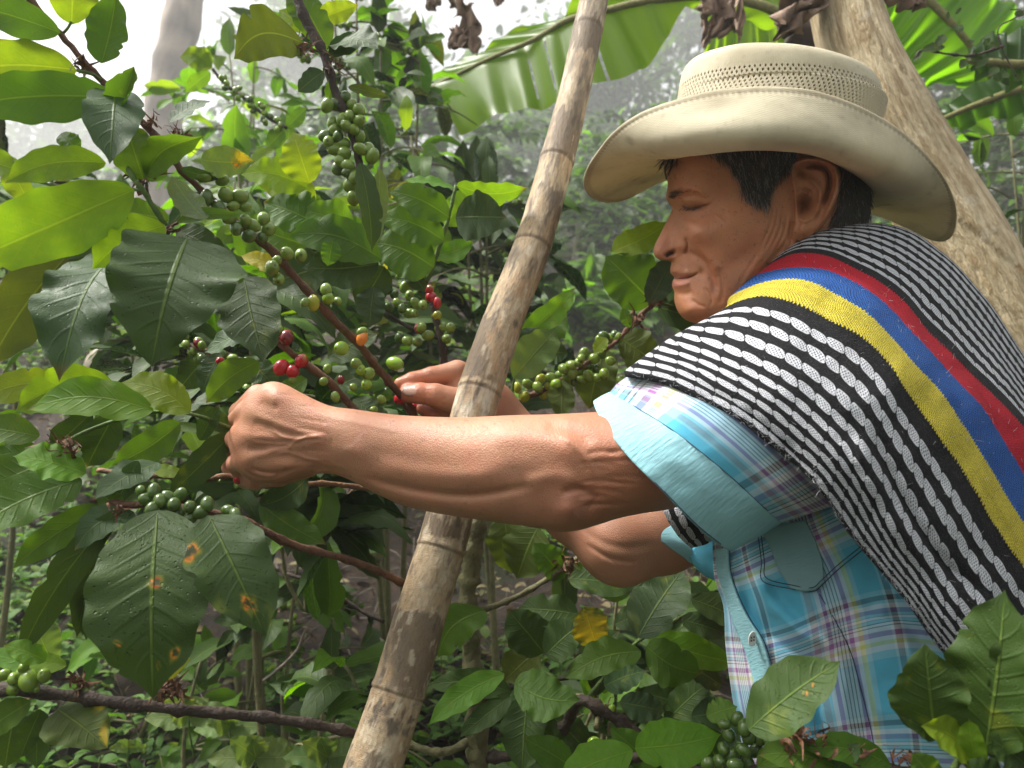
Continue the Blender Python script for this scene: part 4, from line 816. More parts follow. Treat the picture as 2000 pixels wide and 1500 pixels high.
def leaf(parent, bu, bv, tu, tv, w, tint='mid', d=.6, dd=0., roll=0, sag=0, bow=.12, fold=.12, wave=.06, curl=0, twist=0, wet=None, spots=None, shape='coffee', nu=34, nw=13, label=None, name="leaf", mod=None, up=.35):
    """a leaf from its stalk (bu,bv,d) to its tip; w its breadth in frame pixels"""
    _leaf_seed[0] += 1; sd = _leaf_seed[0]; rr = np.random.default_rng(sd)
    b = P(bu, bv, d); t = P(tu, tv, d+dd); ax = t-b; L = np.linalg.norm(ax); W = w*d/F
    view = b*.5+t*.5-np.array((0, 0, CAMZ)); upv = np.array((0, 0, 1.)); a, s, n = frame(ax, -view/np.linalg.norm(view)+up*upv)
    ro = R(roll+rr.uniform(-9, 9)); n2 = n*math.cos(ro)+s*math.sin(ro); s2 = np.cross(n2, a)
    # n2 towards the eye; s2 across
    if wet is None: wet = rr.uniform(0, .55)
    V, UV, Fc = leaf_np(L, W, nu, nw, sag*d/F, bow*L*.6, fold, wave, rr.uniform(3, 5.5), curl, twist, sd % 97, shape)
    v = b+V[..., :1]*a+V[..., 1:2]*s2+V[..., 2:]*n2; v = v.reshape(-1, 3); uv = UV.reshape(-1, 2)
    c, tr = TINT[tint]; col = np.tile(np.array(c)*rr.uniform(.85, 1.2), (len(v), 1)); col[:, 0] *= rr.uniform(.85, 1.2)
    if rr.random() < .35: k = (sstep(.90, .985, uv[:, 0]+.02*vnoise(uv, 30, 2, sd))*.8)[:, None]; col = col*(1-k)+np.array((.12, .06, .02))*k
    if rr.random() < .4: q = vnoise(uv*[L/W*2.2, 2.2], 1.3, 3, sd); k = (sstep(.30, .62, q)*.45)[:, None]; col = col*(1-k)+np.array((.14, .17, .01))*k
    if spots:
        for (su, sv, sr, kind) in spots:
            q = np.hypot((uv[:, 0]-su)*L/W, (uv[:, 1]-sv))/(sr*.62)+.75*vnoise(uv*[L/W, 1], 11, 3, sd)
            yl = {'rust': (.60, .17, .006), 'red': (.55, .04, .02), 'yellow': (.40, .30, .02)}[kind]
            k = sstep(1.75, 1.0, q)[:, None]; col = col*(1-k*.65)+np.array((.20, .20, .02))*k*.65
            k = sstep(1.1, .85, q)[:, None]; col = col*(1-k)+np.array(yl)*k
            if kind != 'yellow': k = sstep(.80, .62, q)[:, None]; col = col*(1-k)+np.array((.018, .010, .012))*k
    if mod is not None: col = mod(col, uv)
    o = link(name, mesh_np(name, v, Fc, uv=uv, col=col, attrs={"wet": np.full(len(v), wet), "trans": np.full(len(v), tr)}), LEAF, parent)
    if label: o["label"] = label
    return o
BARK = NT("bark"); o_ = BARK.obj(); n1 = BARK.noise(60, 5, o_); n2 = BARK.noise(22, 4, o_); cb = BARK.attr("Col", True)
BARK.set(color=BARK.mix(n1.step(.4, .7)*.6, cb, BARK.mix(1.0, cb, (.45, .42, .4), 'MULTIPLY')), rough=.75); BARK.bump(n1+n2+BARK.noise(260, 3, o_)*.6, .0035, 1.0)
BCOL = dict(red=(.125, .055, .027), dark=(.050, .032, .022), green=(.10, .17, .03), moss=(.16, .15, .065), grey=(.17, .14, .11), orange=(.20, .10, .045))
def branch(parent, pts, r0, r1, col='red', name="branch", knob=.35, seg=9, step=.006, seed=1):
    """pts: (u,v,d) along the branch"""
    w_ = P(*np.array(pts, float).T); n0 = 12*len(w_); w_ = cr(w_, n0); s = np.concatenate([[0], np.cumsum(np.linalg.norm(np.diff(w_, axis=0), axis=1))]); n = max(8, int(s[-1]/step))
    t = np.linspace(0, s[-1], n); w_ = np.stack([np.interp(t, s, w_[:, k]) for k in range(3)], 1)
    rr = np.linspace(r0, r1, n); node = np.exp(-(((t/.034) % 1-.5)/.10)**2); rr = rr*(1+knob*node)+.0
    v, f, c = tube_np(w_, rr, seg); v = v+(np.stack([vnoise(v, 170, 2, seed+k) for k in range(3)], 1))*r1*.42
    cc = np.tile(np.array(BCOL[col]), (len(v), 1))*(1+.25*vnoise(v, 60, 2, seed))[:, None]
    return link(name, mesh_np(name, v, [f, c], col=cc), BARK.m, parent), w_
CH = NT("cherry_skin"); oc = CH.obj(); CH.set(color=CH.mix(CH.noise(120, 3, oc).step(.5, .75)*.35, CH.attr("Col", True), CH.mix(1.0, CH.attr("Col", True), (1.5, 1.25, 1.0), 'MULTIPLY')), rough=.22, spec=.5, sss=.12, coat=.25)
CH.b.inputs["Subsurface Radius"].default_value = (.8, .8, .2); CH.b.inputs["Subsurface Scale"].default_value = .003
CCOL = dict(g=(.15, .235, .025), G=(.065, .12, .018), y=(.30, .32, .02), o=(.62, .20, .02), r=(.40, .008, .018), R=(.16, .006, .012), l=(.20, .34, .02))
def cherry_mesh(col):
    na, nb = 18, 12; th = np.linspace(0, np.pi, nb); ph = np.linspace(0, 2*np.pi, na, endpoint=False); T, Pp = np.meshgrid(th, ph, indexing='ij')
    r = np.sin(T)*(1-.05*np.cos(2*Pp)); z = np.cos(T)*1.22; tip = np.exp(-(T/.28)**2); z = z-.16*np.exp(-(T/.17)**2)+.05*np.exp(-((T-.3)/.1)**2); r = r*1.0
    v = np.stack([r*np.cos(Pp), r*np.sin(Pp), z], -1).reshape(-1, 3); c = np.tile(np.array(CCOL[col]), (len(v), 1))
    k = np.exp(-(T.ravel()/.20)**2)[:, None]*.9; c = c*(1-k)+np.array((.05, .03, .015))*k
    k = sstep(2.2, 3.1, T.ravel())[:, None]*.5; c = c*(1-k)+np.array((.14, .24, .03))*k
    m = mesh_np("coffee_cherry", v, grid_faces(nb, na, True), col=c); m.materials.append(CH.m); return m
CHM = {k: cherry_mesh(k) for k in CCOL}
_rc = np.random.default_rng(31)
def cherry(parent, u, v, dia, d, c='g', axis=None):
    o = bpy.data.objects.new("coffee_cherry", CHM[c]); COL.objects.link(o); o.location = P(u, v, d); r = dia/2*d/F; r *= .93
    o.scale = (r*_rc.uniform(.9, 1.02), r*_rc.uniform(.9, 1.02), r*_rc.uniform(.92, 1.1)); ax = Vector(axis) if axis is not None else Vector((_rc.normal(), _rc.normal()-.6, _rc.normal()-.2))
    o.rotation_euler = ax.to_track_quat('Z', 'Y').to_euler(); o.parent = parent; return o
def cluster(parent, pts, n, spread, dia, c='g'):
    """berries bunched round branch nodes"""
    for (u, v, d) in pts:
        for k in range(n):
            a = _rc.uniform(0, 6.28); q = _rc.uniform(.45, 1)*spread; cherry(parent, u+math.cos(a)*q, v+math.sin(a)*q, dia*_rc.uniform(.8, 1.15), d+_rc.uniform(-.5, .5)*spread*d/F, _rc.choice(list(c)))
def dried(parent, u, v, d, n=14, size=22, seed=1):
    """shrivelled brown flower remains"""
    r = np.random.default_rng(seed); vs, fs, o = [], [], 0
    for k in range(n):
        b = P(u+r.normal(0, size*.35), v+r.normal(0, size*.25), d+r.normal(0, .004)); di = r.normal(0, 1, 3); di /= np.linalg.norm(di); L = size*d/F*r.uniform(.5, 1.1); cu = r.normal(0, 1, 3)*.5
        t = np.linspace(0, 1, 6)[:, None]; p = b+di*L*t+cu*L*t*t*np.sin(t*4); sd_ = np.cross(di, cu); sd_ /= np.linalg.norm(sd_)+1e-9; w_ = L*.14*np.sin(np.pi*np.linspace(.15, .95, 6))[:, None]
        nn = np.cross(sd_, di)*L*.05
        vs.append(np.stack([p-sd_*w_+nn, p, p+sd_*w_+nn], 1).reshape(-1, 3)); fs.append(grid_faces(6, 3)+o); o += 18
    return link("dried_flowers", mesh_np("dried_flowers", np.concatenate(vs), np.concatenate(fs)), DRY.m, parent)
DRY = NT("dried"); DRY.set(color=DRY.mix(DRY.noise(200, 2, DRY.obj()).step(.3, .7), (.20, .085, .035), (.07, .03, .018)), rough=.7)

# ============================================================ bamboo pole
BM = NT("bamboo"); ob = BM.obj(); uB, vB = BM.uv(); g = BM.noise(1, 4, BM.vec(uB*60, vB*7, 0), .65); g2 = BM.noise(1, 4, BM.vec(uB*14, vB*60, 3), .6)
cB = BM.attr("Col", True); c = BM.mix(g.step(.42, .72)*.55, cB, BM.mix(1.0, cB, (.58, .52, .46), 'MULTIPLY')); c = BM.mix(g2.step(.6, .74)*.4, c, BM.mix(1.0, c, (.5, .45, .4), 'MULTIPLY'))
c = BM.mix(BM.noise(1, 5, BM.vec(uB*9, vB*3.1, 9), .7).step(.50, .66)*.45, c, (.16, .13, .09)); BM.set(color=c, rough=.62, spec=.35); BM.bump(g+g2*.5, .0018, .8)
pole = thing("bamboo_pole", "mottled tan and brown bamboo pole leaning between the man's two arms", "pole")
pc = np.array([(1172, -60, 1.04), (1160, 0, 1.02), (1122, 180, .955), (1083, 330, .905), (1040, 480, .86), (985, 620, .82), (935, 770, .782), (900, 910, .752), (870, 1040, .728), (822, 1200, .70), (775, 1360, .672), (722, 1520, .648), (690, 1620, .63), (600, 1900, .59)], float)
wpx = np.array([52, 56, 60, 66, 72, 78, 85, 88, 93, 99, 104, 112, 116, 130])
pw = P(*pc.T); pr = wpx/2*pc[:, 2]/F; n0 = 900; q = cr(np.hstack([pw, pr[:, None], pc[:, 1:2]]), n0); nodes = [60, 315, 480, 765, 1072, 1352]
na = 96; ang = np.linspace(0, 2*np.pi, na, endpoint=False); tq = np.gradient(q[:, :3], axis=0); tq /= np.linalg.norm(tq, axis=1)[:, None]; s_ = np.cross(tq, (0, 1, 0)); s_ /= np.linalg.norm(s_, axis=1)[:, None]; b_ = np.cross(tq, s_)
A_, I2 = np.meshgrid(ang, np.arange(n0)); Vp = q[:, 4][:, None]+0*A_; rr = q[:, 3][:, None]*np.ones_like(A_)
ringn = 0*rr
for nd in nodes:
    x = Vp-nd; rr = rr*(1+.045*np.exp(-(x/9)**2)-.05*np.exp(-((x-4)/3)**2)); ringn += np.exp(-((x-3)/3.5)**2)
pp3 = np.stack([np.cos(A_).ravel()*1.2, np.sin(A_).ravel()*1.2, Vp.ravel()/110], 1); nz = vnoise(pp3, 2.2, 4, 5).reshape(A_.shape); nz2 = vnoise(pp3, 7, 3, 8).reshape(A_.shape)
zig = nz*34+nz2*12
sheath = 0*Vp                    # remains of dark sheath, with torn upper edges
for a, b in ((60, 116), (238, 318), (395, 420), (445, 545), (640, 755), (1020, 1058), (1205, 1350), (1478, 1530), (1700, 1800)): sheath = np.maximum(sheath, sstep(a-2, a+3, Vp+zig*.9)*sstep(b+3, b-2, Vp+zig*(.15 if b in (318, 755, 1350) else .8)))
rr = rr*(1+.016*sheath+.006*nz2); colP = np.zeros(A_.shape+(3,)); colP[:] = (.43, .32, .195)
up = sstep(420, 0, Vp)[..., None]; colP = colP*(1-up*.45)+np.array((.30, .26, .21))*up*.45
def mP(k, c): 
    global colP; k = np.clip(k, 0, 1)[..., None]; colP = colP*(1-k)+np.array(c)*k
mP(sstep(.05, .5, nz)*.6, (.56, .47, .34)); mP(sstep(.0, -.5, nz)*.5, (.36, .20, .09)); mP(sheath*sstep(-.9, -.2, np.sin(A_+Vp/170.)+nz*1.2)*.80, (.135, .095, .062)); mP(sheath*sstep(.1, .5, nz2)*.5, (.26, .17, .10)); nz3 = vnoise(pp3+7, 3.4, 4, 15).reshape(A_.shape); mP(sstep(.02, .22, nz3-.10+.22*sstep(650, 100, Vp))*(.75), (.20, .155, .11)); mP(sstep(.28, .45, nz3)*.7, (.10, .075, .052)); mP(sstep(.22, .42, -nz3)*.6, (.62, .53, .39)); mP(ringn*.6, (.12, .08, .05))
mP(stroke(Vp, Vp*0, [(775, 0), (800, 0)], 30, 0.0) if False else np.exp(-((Vp-800)/24)**2)*sstep(-.2, .3, nz)*.8, (.62, .58, .47)); mP(np.exp(-((Vp-1390)/20)**2)*sstep(.1, .4, nz2)*.8, (.05, .025, .03)); mP(sstep(.25, .6, nz2)*sstep(-.2, .4, np.sin(A_))*.3, (.16, .17, .08))
Vv = q[:, None, :3]+rr[..., None]*(np.cos(A_)[..., None]*s_[:, None]+np.sin(A_)[..., None]*b_[:, None])
link("culm", mesh_np("culm", Vv.reshape(-1, 3), grid_faces(n0, na, True), uv=np.stack([A_.ravel()/6.283, Vp.ravel()/100], 1), col=colP.reshape(-1, 3)), BM.m, pole)
# ============================================================ coffee branches close by
bA = thing("coffee_branch", "longest coffee branch, running from the upper left corner down to the far hand", "branch", "coffee branches")
branch(bA, [(30, -40, .60), (75, 20, .605), (118, 66, .61), (165, 122, .615), (200, 158, .62), (240, 205, .625), (300, 262, .63), (345, 322, .64), (400, 378, .65), (460, 432, .665), (530, 490, .685), (580, 545, .70), (640, 612, .72), (700, 672, .75), (745, 728, .775), (790, 782, .812), (815, 822, .83)], .0022, .0044, 'red')
branch(bA, [(120, 68, .61), (132, 55, .61), (140, 42, .61)], .0012, .001, 'green', "twig"); branch(bA, [(222, 190, .622), (238, 300, .60), (262, 350, .59), (280, 372, .59), (300, 405, .595), (325, 442, .60)], .0022, .0018, 'green', "twig"); branch(bA, [(200, 158, .62), (180, 145, .61), (150, 138, .60)], .0014, .001, 'green', "twig"); branch(bA, [(280, 372, .59), (262, 370, .59), (240, 366, .585)], .0014, .001, 'green', "twig")
def LV(parent, rows):
    for r in rows:
        kw = r[8] if len(r) > 8 else {}; leaf(parent, *r[:5], tint=r[5], d=r[6], dd=r[7] if len(r) > 7 else 0, **kw)
LV(bA, [
 (118, 64, -130, 6, 82, 'mid', .60, -.02, dict(sag=-6)), (140, 48, 152, -110, 92, 'lime', .61, 0, dict(roll=15)), (198, 124, 226, -12, 80, 'mid', .60, 0, dict(roll=28, fold=.4, bow=-.1)),
 (150, 137, -125, 165, 96, 'lime', .60, -.02, dict(sag=-20, bow=.05)), (222, 190, -90, 215, 98, 'mid', .59, -.03, dict(sag=-8)), (226, 172, 214, 324, 102, 'gloss', .60, -.05, dict(wave=.05, bow=.2, wet=.4)),
 (236, 255, 262, 130, 52, 'mid', .59, 0, dict(roll=40, curl=.5, twist=1.0)), (280, 350, 247, 238, 84, 'mid', .60, 0, dict(fold=.5, roll=20)), (284, 345, 402, 270, 62, 'mid', .60, -.02, dict(fold=.6, sag=22, roll=-20, twist=.8)),
 (330, 238, 412, 198, 50, 'gloss', .62, .02, dict(up=1.3)), (207, 318, 12, 364, 72, 'lime', .59, -.02, dict(sag=-18)), (-80, 300, 50, 338, 66, 'lime', .62, 0), (262, 370, -90, 520, 132, 'lime', .57, -.03, dict(sag=6, bow=.1)),
 (192, 478, 28, 500, 80, 'dark', .62, 0, dict(sag=-16)), (185, 496, 6, 640, 84, 'dark', .63, -.02, dict(sag=-12)), (130, 500, -20, 720, 104, 'olive', .60, -.02, dict(sag=-8)), (322, 440, 184, 530, 86, 'lime', .585, -.02, dict(sag=-14)),
 (365, 466, 296, 718, 226, 'dark2', .57, -.05, dict(shape='ovate', fold=.14, bow=.28, wet=.5, wave=.05, nu=60, nw=25, up=.6)), (228, 500, 116, 752, 150, 'gloss', .62, -.085, dict(roll=-14, wave=.08, up=.9, bow=.3, wet=.3, nu=50, nw=19, sag=8)),
 (476, 540, 518, 708, 118, 'dark2', .63, -.045, dict(sag=-4, wet=1., nu=44, nw=17)), (475, 548, 422, 520, 40, 'mid', .62, 0), (392, 312, 500, 314, 60, 'pale', .635, -.01, dict(roll=-20, sag=-4, spots=[(.72, .5, .30, 'rust'), (.8, .7, .4, 'yellow')])),
 (402, 428, 335, 342, 66, 'pale', .59, 0, dict(roll=150)), (345, 433, 472, 424, 26, 'mid', .60, .0, dict(sag=8)), (352, 330, 432, 346, 30, 'gloss', .63, .01, dict(roll=-50)), (290, 470, 268, 500, 50, 'mid', .57, 0), (245, 300, 345, 310, 50, 'mid', .64, .02),
 (325, 345, 240, 300, 70, 'mid', .66, 0), (120, 260, 155, 300, 40, 'mid', .62), (60, 400, 10, 300, 50, 'lime', .66, 0, dict(roll=30)), (330, 430, 215, 410, 60, 'mid', .64, 0), (345, 450, 445, 500, 60, 'dark', .64, 0),
])
for (u, v, c, s) in [(398, 345, 'g', 27), (415, 336, 'g', 28), (434, 352, 'g', 25), (404, 386, 'G', 30), (426, 406, 'G', 30), (441, 381, 'g', 31), (469, 383, 'g', 30), (456, 402, 'g', 24), (479, 404, 'g', 22), (448, 425, 'g', 26), (480, 431, 'g', 26), (462, 446, 'G', 28), (515, 428, 'g', 30), (524, 447, 'g', 32), (494, 440, 'g', 26), (486, 461, 'G', 30), (513, 463, 'G', 24),
     (561, 495, 'g', 29), (588, 499, 'g', 30), (531, 524, 'g', 34), (545, 546, 'g', 26), (541, 508, 'g', 20), (637, 566, 'g', 26), (641, 583, 'l', 28), (660, 588, 'g', 18), (612, 592, 'y', 30), (596, 590, 'g', 18), (708, 648, 'g', 20), (707, 661, 'o', 25), (667, 680, 'l', 30), (704, 722, 'l', 26), (720, 730, 'g', 26), (696, 710, 'g', 22), (716, 751, 'l', 24), (771, 710, 'l', 32)]:
    cherry(bA, u, v, s, float(np.interp(u, [390, 460, 580, 700, 790], [.64, .655, .69, .74, .79]))-.004, c)
cherry(bA, 782, 778, 26, .812, 'r'); cherry(bA, 806, 798, 24, .835, 'r')
for k, (u, v, s) in enumerate([(160, 125, 26), (278, 352, 30), (325, 452, 30), (295, 240, 24), (345, 262, 22), (270, 330, 20)]): dried(bA, u, v, float(np.interp(u, [100, 400], [.60, .63])), 16, s, k)
bB = thing("coffee_branch", "upright branch crowded with green cherries beneath a large folded olive leaf", "branch", "coffee branches")
branch(bB, [(560, -60, .80), (578, -10, .80), (600, 45, .80), (632, 105, .80), (655, 180, .80), (685, 250, .80), (702, 320, .80), (712, 380, .80), (735, 440, .82)], .0055, .0032, 'dark')
LV(bB, [(592, 84, 462, 128, 96, 'olive', .79, -.02, dict(sag=-36, bow=.2, roll=15)), (645, 92, 738, 100, 84, 'gray', .80, -.03, dict(wet=.3, sag=10, roll=0, up=1.2, bow=.2)), (632, 140, 582, 180, 42, 'gray', .79), (640, 95, 560, -40, 70, 'mid', .82), (700, 70, 640, 110, 40, 'gloss', .80), (620, 40, 700, 10, 44, 'lime', .84), (600, 60, 545, 20, 40, 'lime', .84),
 (703, 318, 726, 492, 50, 'dark', .77, .0, dict(roll=20, fold=.35)), (742, 330, 732, 482, 38, 'pale', .775, .0, dict(roll=165)), (650, 470, 640, 520, 40, 'mid', .85), (640, 195, 655, 150, 22, 'mid', .80), (680, 170, 760, 190, 22, 'olive', .81)])
for (u, v) in [(640, 206), (655, 203), (673, 190), (638, 266), (650, 241), (668, 234), (684, 226), (700, 236), (656, 253), (678, 246), (692, 253), (704, 268), (641, 277), (656, 292), (669, 281), (660, 268), (706, 291), (720, 292), (726, 305), (673, 300), (664, 315), (681, 323), (690, 345), (683, 360), (692, 373), (690, 387), (680, 335), (662, 328), (700, 215), (685, 205)]: cherry(bB, u+_rc.uniform(-2, 2), v, _rc.uniform(24, 30), .80+_rc.uniform(-.012, .004), _rc.choice(list('ggG')))
for k, (u, v, s) in enumerate([(600, 85, 26), (655, 130, 24), (580, 95, 20)]): dried(bB, u, v, .79, 14, s, 20+k)
bR = thing("coffee_branch", "reddish coffee branch with four ripe red cherries just above the near fist", "branch", "coffee branches")
branch(bR, [(420, 540, .74), (470, 600, .74), (522, 645, .74), (560, 682, .74), (602, 714, .745), (650, 752, .75), (690, 800, .76), (740, 860, .78)], .0032, .0036, 'red')
for (u, v, s, c) in [(560, 659, 33, 'R'), (549, 718, 31, 'r'), (589, 705, 28, 'r'), (571, 725, 27, 'r'), (572, 742, 16, 'g'), (545, 645, 22, 'g'), (443, 628, 28, 'y'), (457, 595, 24, 'y'), (640, 720, 20, 'g'), (632, 745, 18, 'g'), (666, 742, 18, 'R'), (690, 756, 16, 'g'), (655, 775, 20, 'g'), (745, 780, 18, 'g'), (730, 800, 16, 'g')]: cherry(bR, u, v, s, .735, c)
LV(bR, [(515, 640, 400, 690, 60, 'gloss', .745, 0, dict(roll=-30)), (505, 705, 405, 790, 62, 'mid', .74, 0, dict(sag=-10)), (640, 700, 740, 650, 60, 'dark', .78), (740, 740, 670, 690, 50, 'gloss', .78), (600, 740, 520, 800, 50, 'mid', .76), (650, 760, 720, 730, 46, 'dark', .78), (690, 780, 760, 830, 50, 'dark', .80)])
bM = thing("coffee_branch", "leafy green shoot and dark stem just left of the pole, above the far hand", "branch", "coffee branches")
branch(bM, [(890, 362, .88), (880, 410, .88), (862, 470, .89), (835, 548, .90)], .0018, .0026, 'green'); branch(bM, [(800, 500, .93), (835, 560, .92), (852, 620, .92), (864, 680, .92), (872, 760, .93)], .003, .005, 'dark'); branch(bM, [(740, 500, .9), (780, 520, .9), (835, 548, .9)], .0018, .002, 'green', "twig"); branch(bM, [(752, 610, .92), (800, 640, .92), (856, 660, .92)], .002, .0024, 'dark', "twig")
LV(bM, [(886, 366, 786, 352, 44, 'bright', .87, -.02, dict(roll=-50, sag=8, wet=1., wave=.06)), (892, 362, 1030, 362, 56, 'bright', .87, -.02, dict(roll=-45, sag=-12, wet=1.)), (890, 425, 990, 425, 92, 'gray', .86, -.02, dict(wet=.8, roll=-10)), (878, 425, 758, 378, 66, 'mid', .88, 0, dict(sag=-10)), (868, 470, 740, 430, 74, 'mid', .885, 0, dict(sag=-12)),
 (848, 522, 726, 478, 110, 'mid', .89, 0, dict(sag=-10)), (868, 440, 930, 370, 60, 'bright', .90), (850, 500, 925, 470, 46, 'bright', .90, 0, dict(sag=-8)), (850, 510, 870, 440, 50, 'mid', .91), (745, 505, 560, 468, 90, 'mid', .88, -.02, dict(sag=-22)), (740, 515, 590, 520, 84, 'dark', .89, -.02, dict(sag=10)), (738, 505, 620, 430, 70, 'mid', .90, 0, dict(sag=-8)), (750, 520, 700, 610, 70, 'dark', .90), (730, 560, 722, 640, 60, 'gray', .89, 0, dict(wet=.4)), (800, 530, 830, 570, 44, 'dark', .90), (640, 520, 520, 560, 100, 'dark', .92),
 (605, 358, 572, 258, 78, 'lime', .86, 0, dict(roll=10, wave=.05)), (600, 366, 470, 346, 66, 'lime', .87, 0, dict(sag=-14)), (615, 400, 500, 330, 84, 'lime', .90), (625, 440, 515, 395, 96, 'mid', .88, 0), (690, 440, 590, 410, 72, 'bright', .88, 0), (680, 470, 560, 455, 60, 'bright', .87, 0, dict(sag=-6)), (600, 480, 470, 440, 80, 'mid', .92), (560, 530, 470, 500, 40, 'yellow', .92)])
for (u, v, c) in [(757, 566, 'G'), (770, 575, 'G'), (791, 560, 'g'), (800, 577, 'g'), (812, 592, 'g'), (776, 592, 'g'), (826, 595, 'g'), (838, 566, 'r'), (842, 580, 'r'), (854, 592, 'r'), (820, 642, 'r'), (853, 617, 'y'), (836, 655, 'g'), (861, 640, 'g'), (800, 612, 'g'), (786, 602, 'G'), (795, 666, 'g'), (815, 668, 'g'), (872, 662, 'g'), (760, 600, 'G'), (810, 612, 'g'), (780, 660, 'G'), (770, 520, 'G'), (795, 530, 'G'), (712, 545, 'G'), (823, 640, 'g'), (880, 640, 'g')]: cherry(bM, u, v, _rc.uniform(19, 24), .905+_rc.uniform(-.015, .02), c)
bG = thing("coffee_branch", "coffee branch of tight green cherries between the pole and the man's chin", "branch", "coffee branches")
branch(bG, [(975, 800, .95), (1030, 776, .95), (1092, 745, .95), (1150, 706, .95), (1205, 665, .95), (1240, 625, .95), (1275, 594, .95), (1310, 560, .96)], .0036, .0024, 'red'); branch(bG, [(1275, 594, .95), (1320, 600, .96), (1400, 640, .97)], .002, .0015, 'green', "twig")
for (u, v) in [(1010, 757), (1031, 750), (1024, 775), (1056, 740), (1050, 756), (1062, 768), (1073, 754), (1078, 738), (1086, 750), (1100, 720), (1115, 714), (1128, 724), (1108, 736), (1120, 745), (1096, 732), (1135, 700), (1146, 714), (1150, 734), (1160, 700), (1166, 720), (1176, 690), (1140, 690), (1130, 708), (1180, 657), (1190, 662), (1200, 655), (1186, 668), (1172, 664), (1206, 660), (1118, 728), (1104, 748), (1136, 742), (1165, 738), (1180, 730), (1192, 705), (1215, 745)]: cherry(bG, u, v, _rc.uniform(19, 24), .945+_rc.uniform(-.014, .014), _rc.choice(list('gglGy' if u < 1110 else 'ggG')))
LV(bG, [(1196, 492, 1305, 432, 60, 'lime', .94, -.01, dict(sag=-10, wet=.3)), (1275, 592, 1182, 500, 112, 'mid', .94, 0, dict(wave=.06)), (1268, 592, 1316, 502, 54, 'gray', .93, 0, dict(wet=.3)), (1290, 590, 1345, 545, 34, 'mid', .94), (1285, 600, 1420, 650, 76, 'dark', .96, 0), (1265, 560, 1290, 510, 30, 'mid', .95), (1210, 660, 1290, 720, 84, 'olive', .97, 0), (1180, 680, 1150, 800, 84, 'olive', .97, 0), (1098, 742, 1096, 822, 52, 'olive', .94, -.02), (1185, 660, 1160, 690, 30, 'lime', .93), (1230, 640, 1215, 600, 24, 'mid', .94),
 (1002, 738, 1086, 642, 76, 'pale', .91, .05, dict(wet=.3, roll=-15)), (1020, 660, 1122, 560, 50, 'bright', .96, 0, dict(sag=-8)), (1022, 690, 1108, 600, 86, 'mid', .97), (1010, 700, 1050, 640, 60, 'gray', .95), (1060, 690, 1110, 690, 50, 'dark', .98)])
branch(bG, [(1000, 775, .94), (1004, 740, .93), (1010, 720, .93)], .0016, .001, 'green', "twig")
for k, (u, v) in enumerate([(1272, 590), (1290, 575), (1240, 625)]): dried(bG, u, v, .94, 16, 26, 40+k)
bF = thing("coffee_branch", "orange-brown coffee branch with red cherries held by the near fist at left", "branch", "coffee branches")
branch(bF, [(190, 918, .74), (260, 926, .74), (330, 932, .74), (400, 936, .74), (450, 930, .74), (520, 950, .76), (640, 945, .79), (760, 960, .82)], .0024, .0028, 'orange'); branch(bF, [(400, 940, .74), (440, 935, .74), (475, 918, .75)], .0013, .001, 'green', "twig")
for (u, v, s, c) in [(466, 936, 21, 'r'), (457, 913, 20, 'r'), (377, 938, 18, 'o'), (361, 940, 18, 'r'), (384, 912, 18, 'l'), (430, 940, 8, 'G')]: cherry(bF, u, v, s, .735, c)
LV(bF, [(452, 848, 328, 968, 58, 'dark2', .72, -.03, dict(roll=20)), (352, 826, 218, 906, 64, 'mid', .72, -.02, dict(wet=.5, sag=10)), (452, 838, 372, 804, 44, 'dark', .72, -.02, dict(fold=.4)), (450, 850, 300, 830, 20, 'mid', .73), (300, 915, 360, 930, 30, 'lime', .74), (600, 934, 506, 984, 62, 'dark', .76, -.02, dict(sag=14)), (508, 984, 640, 1062, 66, 'mid', .75, -.02, dict(sag=-12, wet=.3)), (560, 990, 530, 930, 60, 'mid', .78)])
bL = thing("coffee_branch", "shoot of broad bright green leaves at the left edge below the large hanging leaves", "branch", "coffee branches")
branch(bL, [(-40, 900, .62), (60, 880, .62), (110, 870, .62), (200, 830, .63), (290, 806, .64), (370, 808, .66), (450, 835, .70)], .0016, .0014, 'green')
LV(bL, [(140, 742, -60, 800, 62, 'lime', .64, 0, dict(sag=-16)), (225, 752, 32, 812, 88, 'lime', .63, -.01, dict(sag=-24)), (372, 806, 226, 756, 78, 'lime', .63, 0, dict(sag=-20)), (300, 802, 52, 810, 84, 'bright', .62, -.01, dict(sag=-26)), (180, 806, 92, 890, 52, 'dark', .65), (222, 812, 170, 912, 74, 'dark', .65), (78, 852, -70, 832, 62, 'mid', .62), (80, 880, -50, 900, 50, 'mid', .62), (30, 800, -20, 900, 60, 'mid', .66),
 (168, 925, 24, 892, 92, 'bright', .60, -.02, dict(up=1.2, wet=.3)), (160, 936, -80, 1062, 104, 'mid', .60, -.05, dict(wet=.6, sag=-10, up=1.0)), (100, 900, -60, 980, 90, 'mid', .61), (90, 1000, -60, 1010, 70, 'dark', .62), (310, 904, 185, 975, 70, 'gloss', .64, -.05, dict(up=1.1, wet=.4)), (270, 900, 225, 988, 40, 'gloss', .62), (390, 860, 430, 790, 36, 'dark', .68)])
dried(bL, 118, 884, .61, 22, 34, 60); dried(bL, 130, 876, .60, 18, 28, 61)
bH = thing("coffee_branch", "branch at lower left with two huge blight-spotted leaves under dark green cherries", "branch", "coffee branches")
branch(bH, [(180, 975, .60), (240, 986, .60), (300, 985, .60), (400, 998, .605), (480, 1020, .61), (560, 1060, .63), (620, 1078, .65), (700, 1100, .68), (790, 1140, .72)], .0028, .0034, 'red')
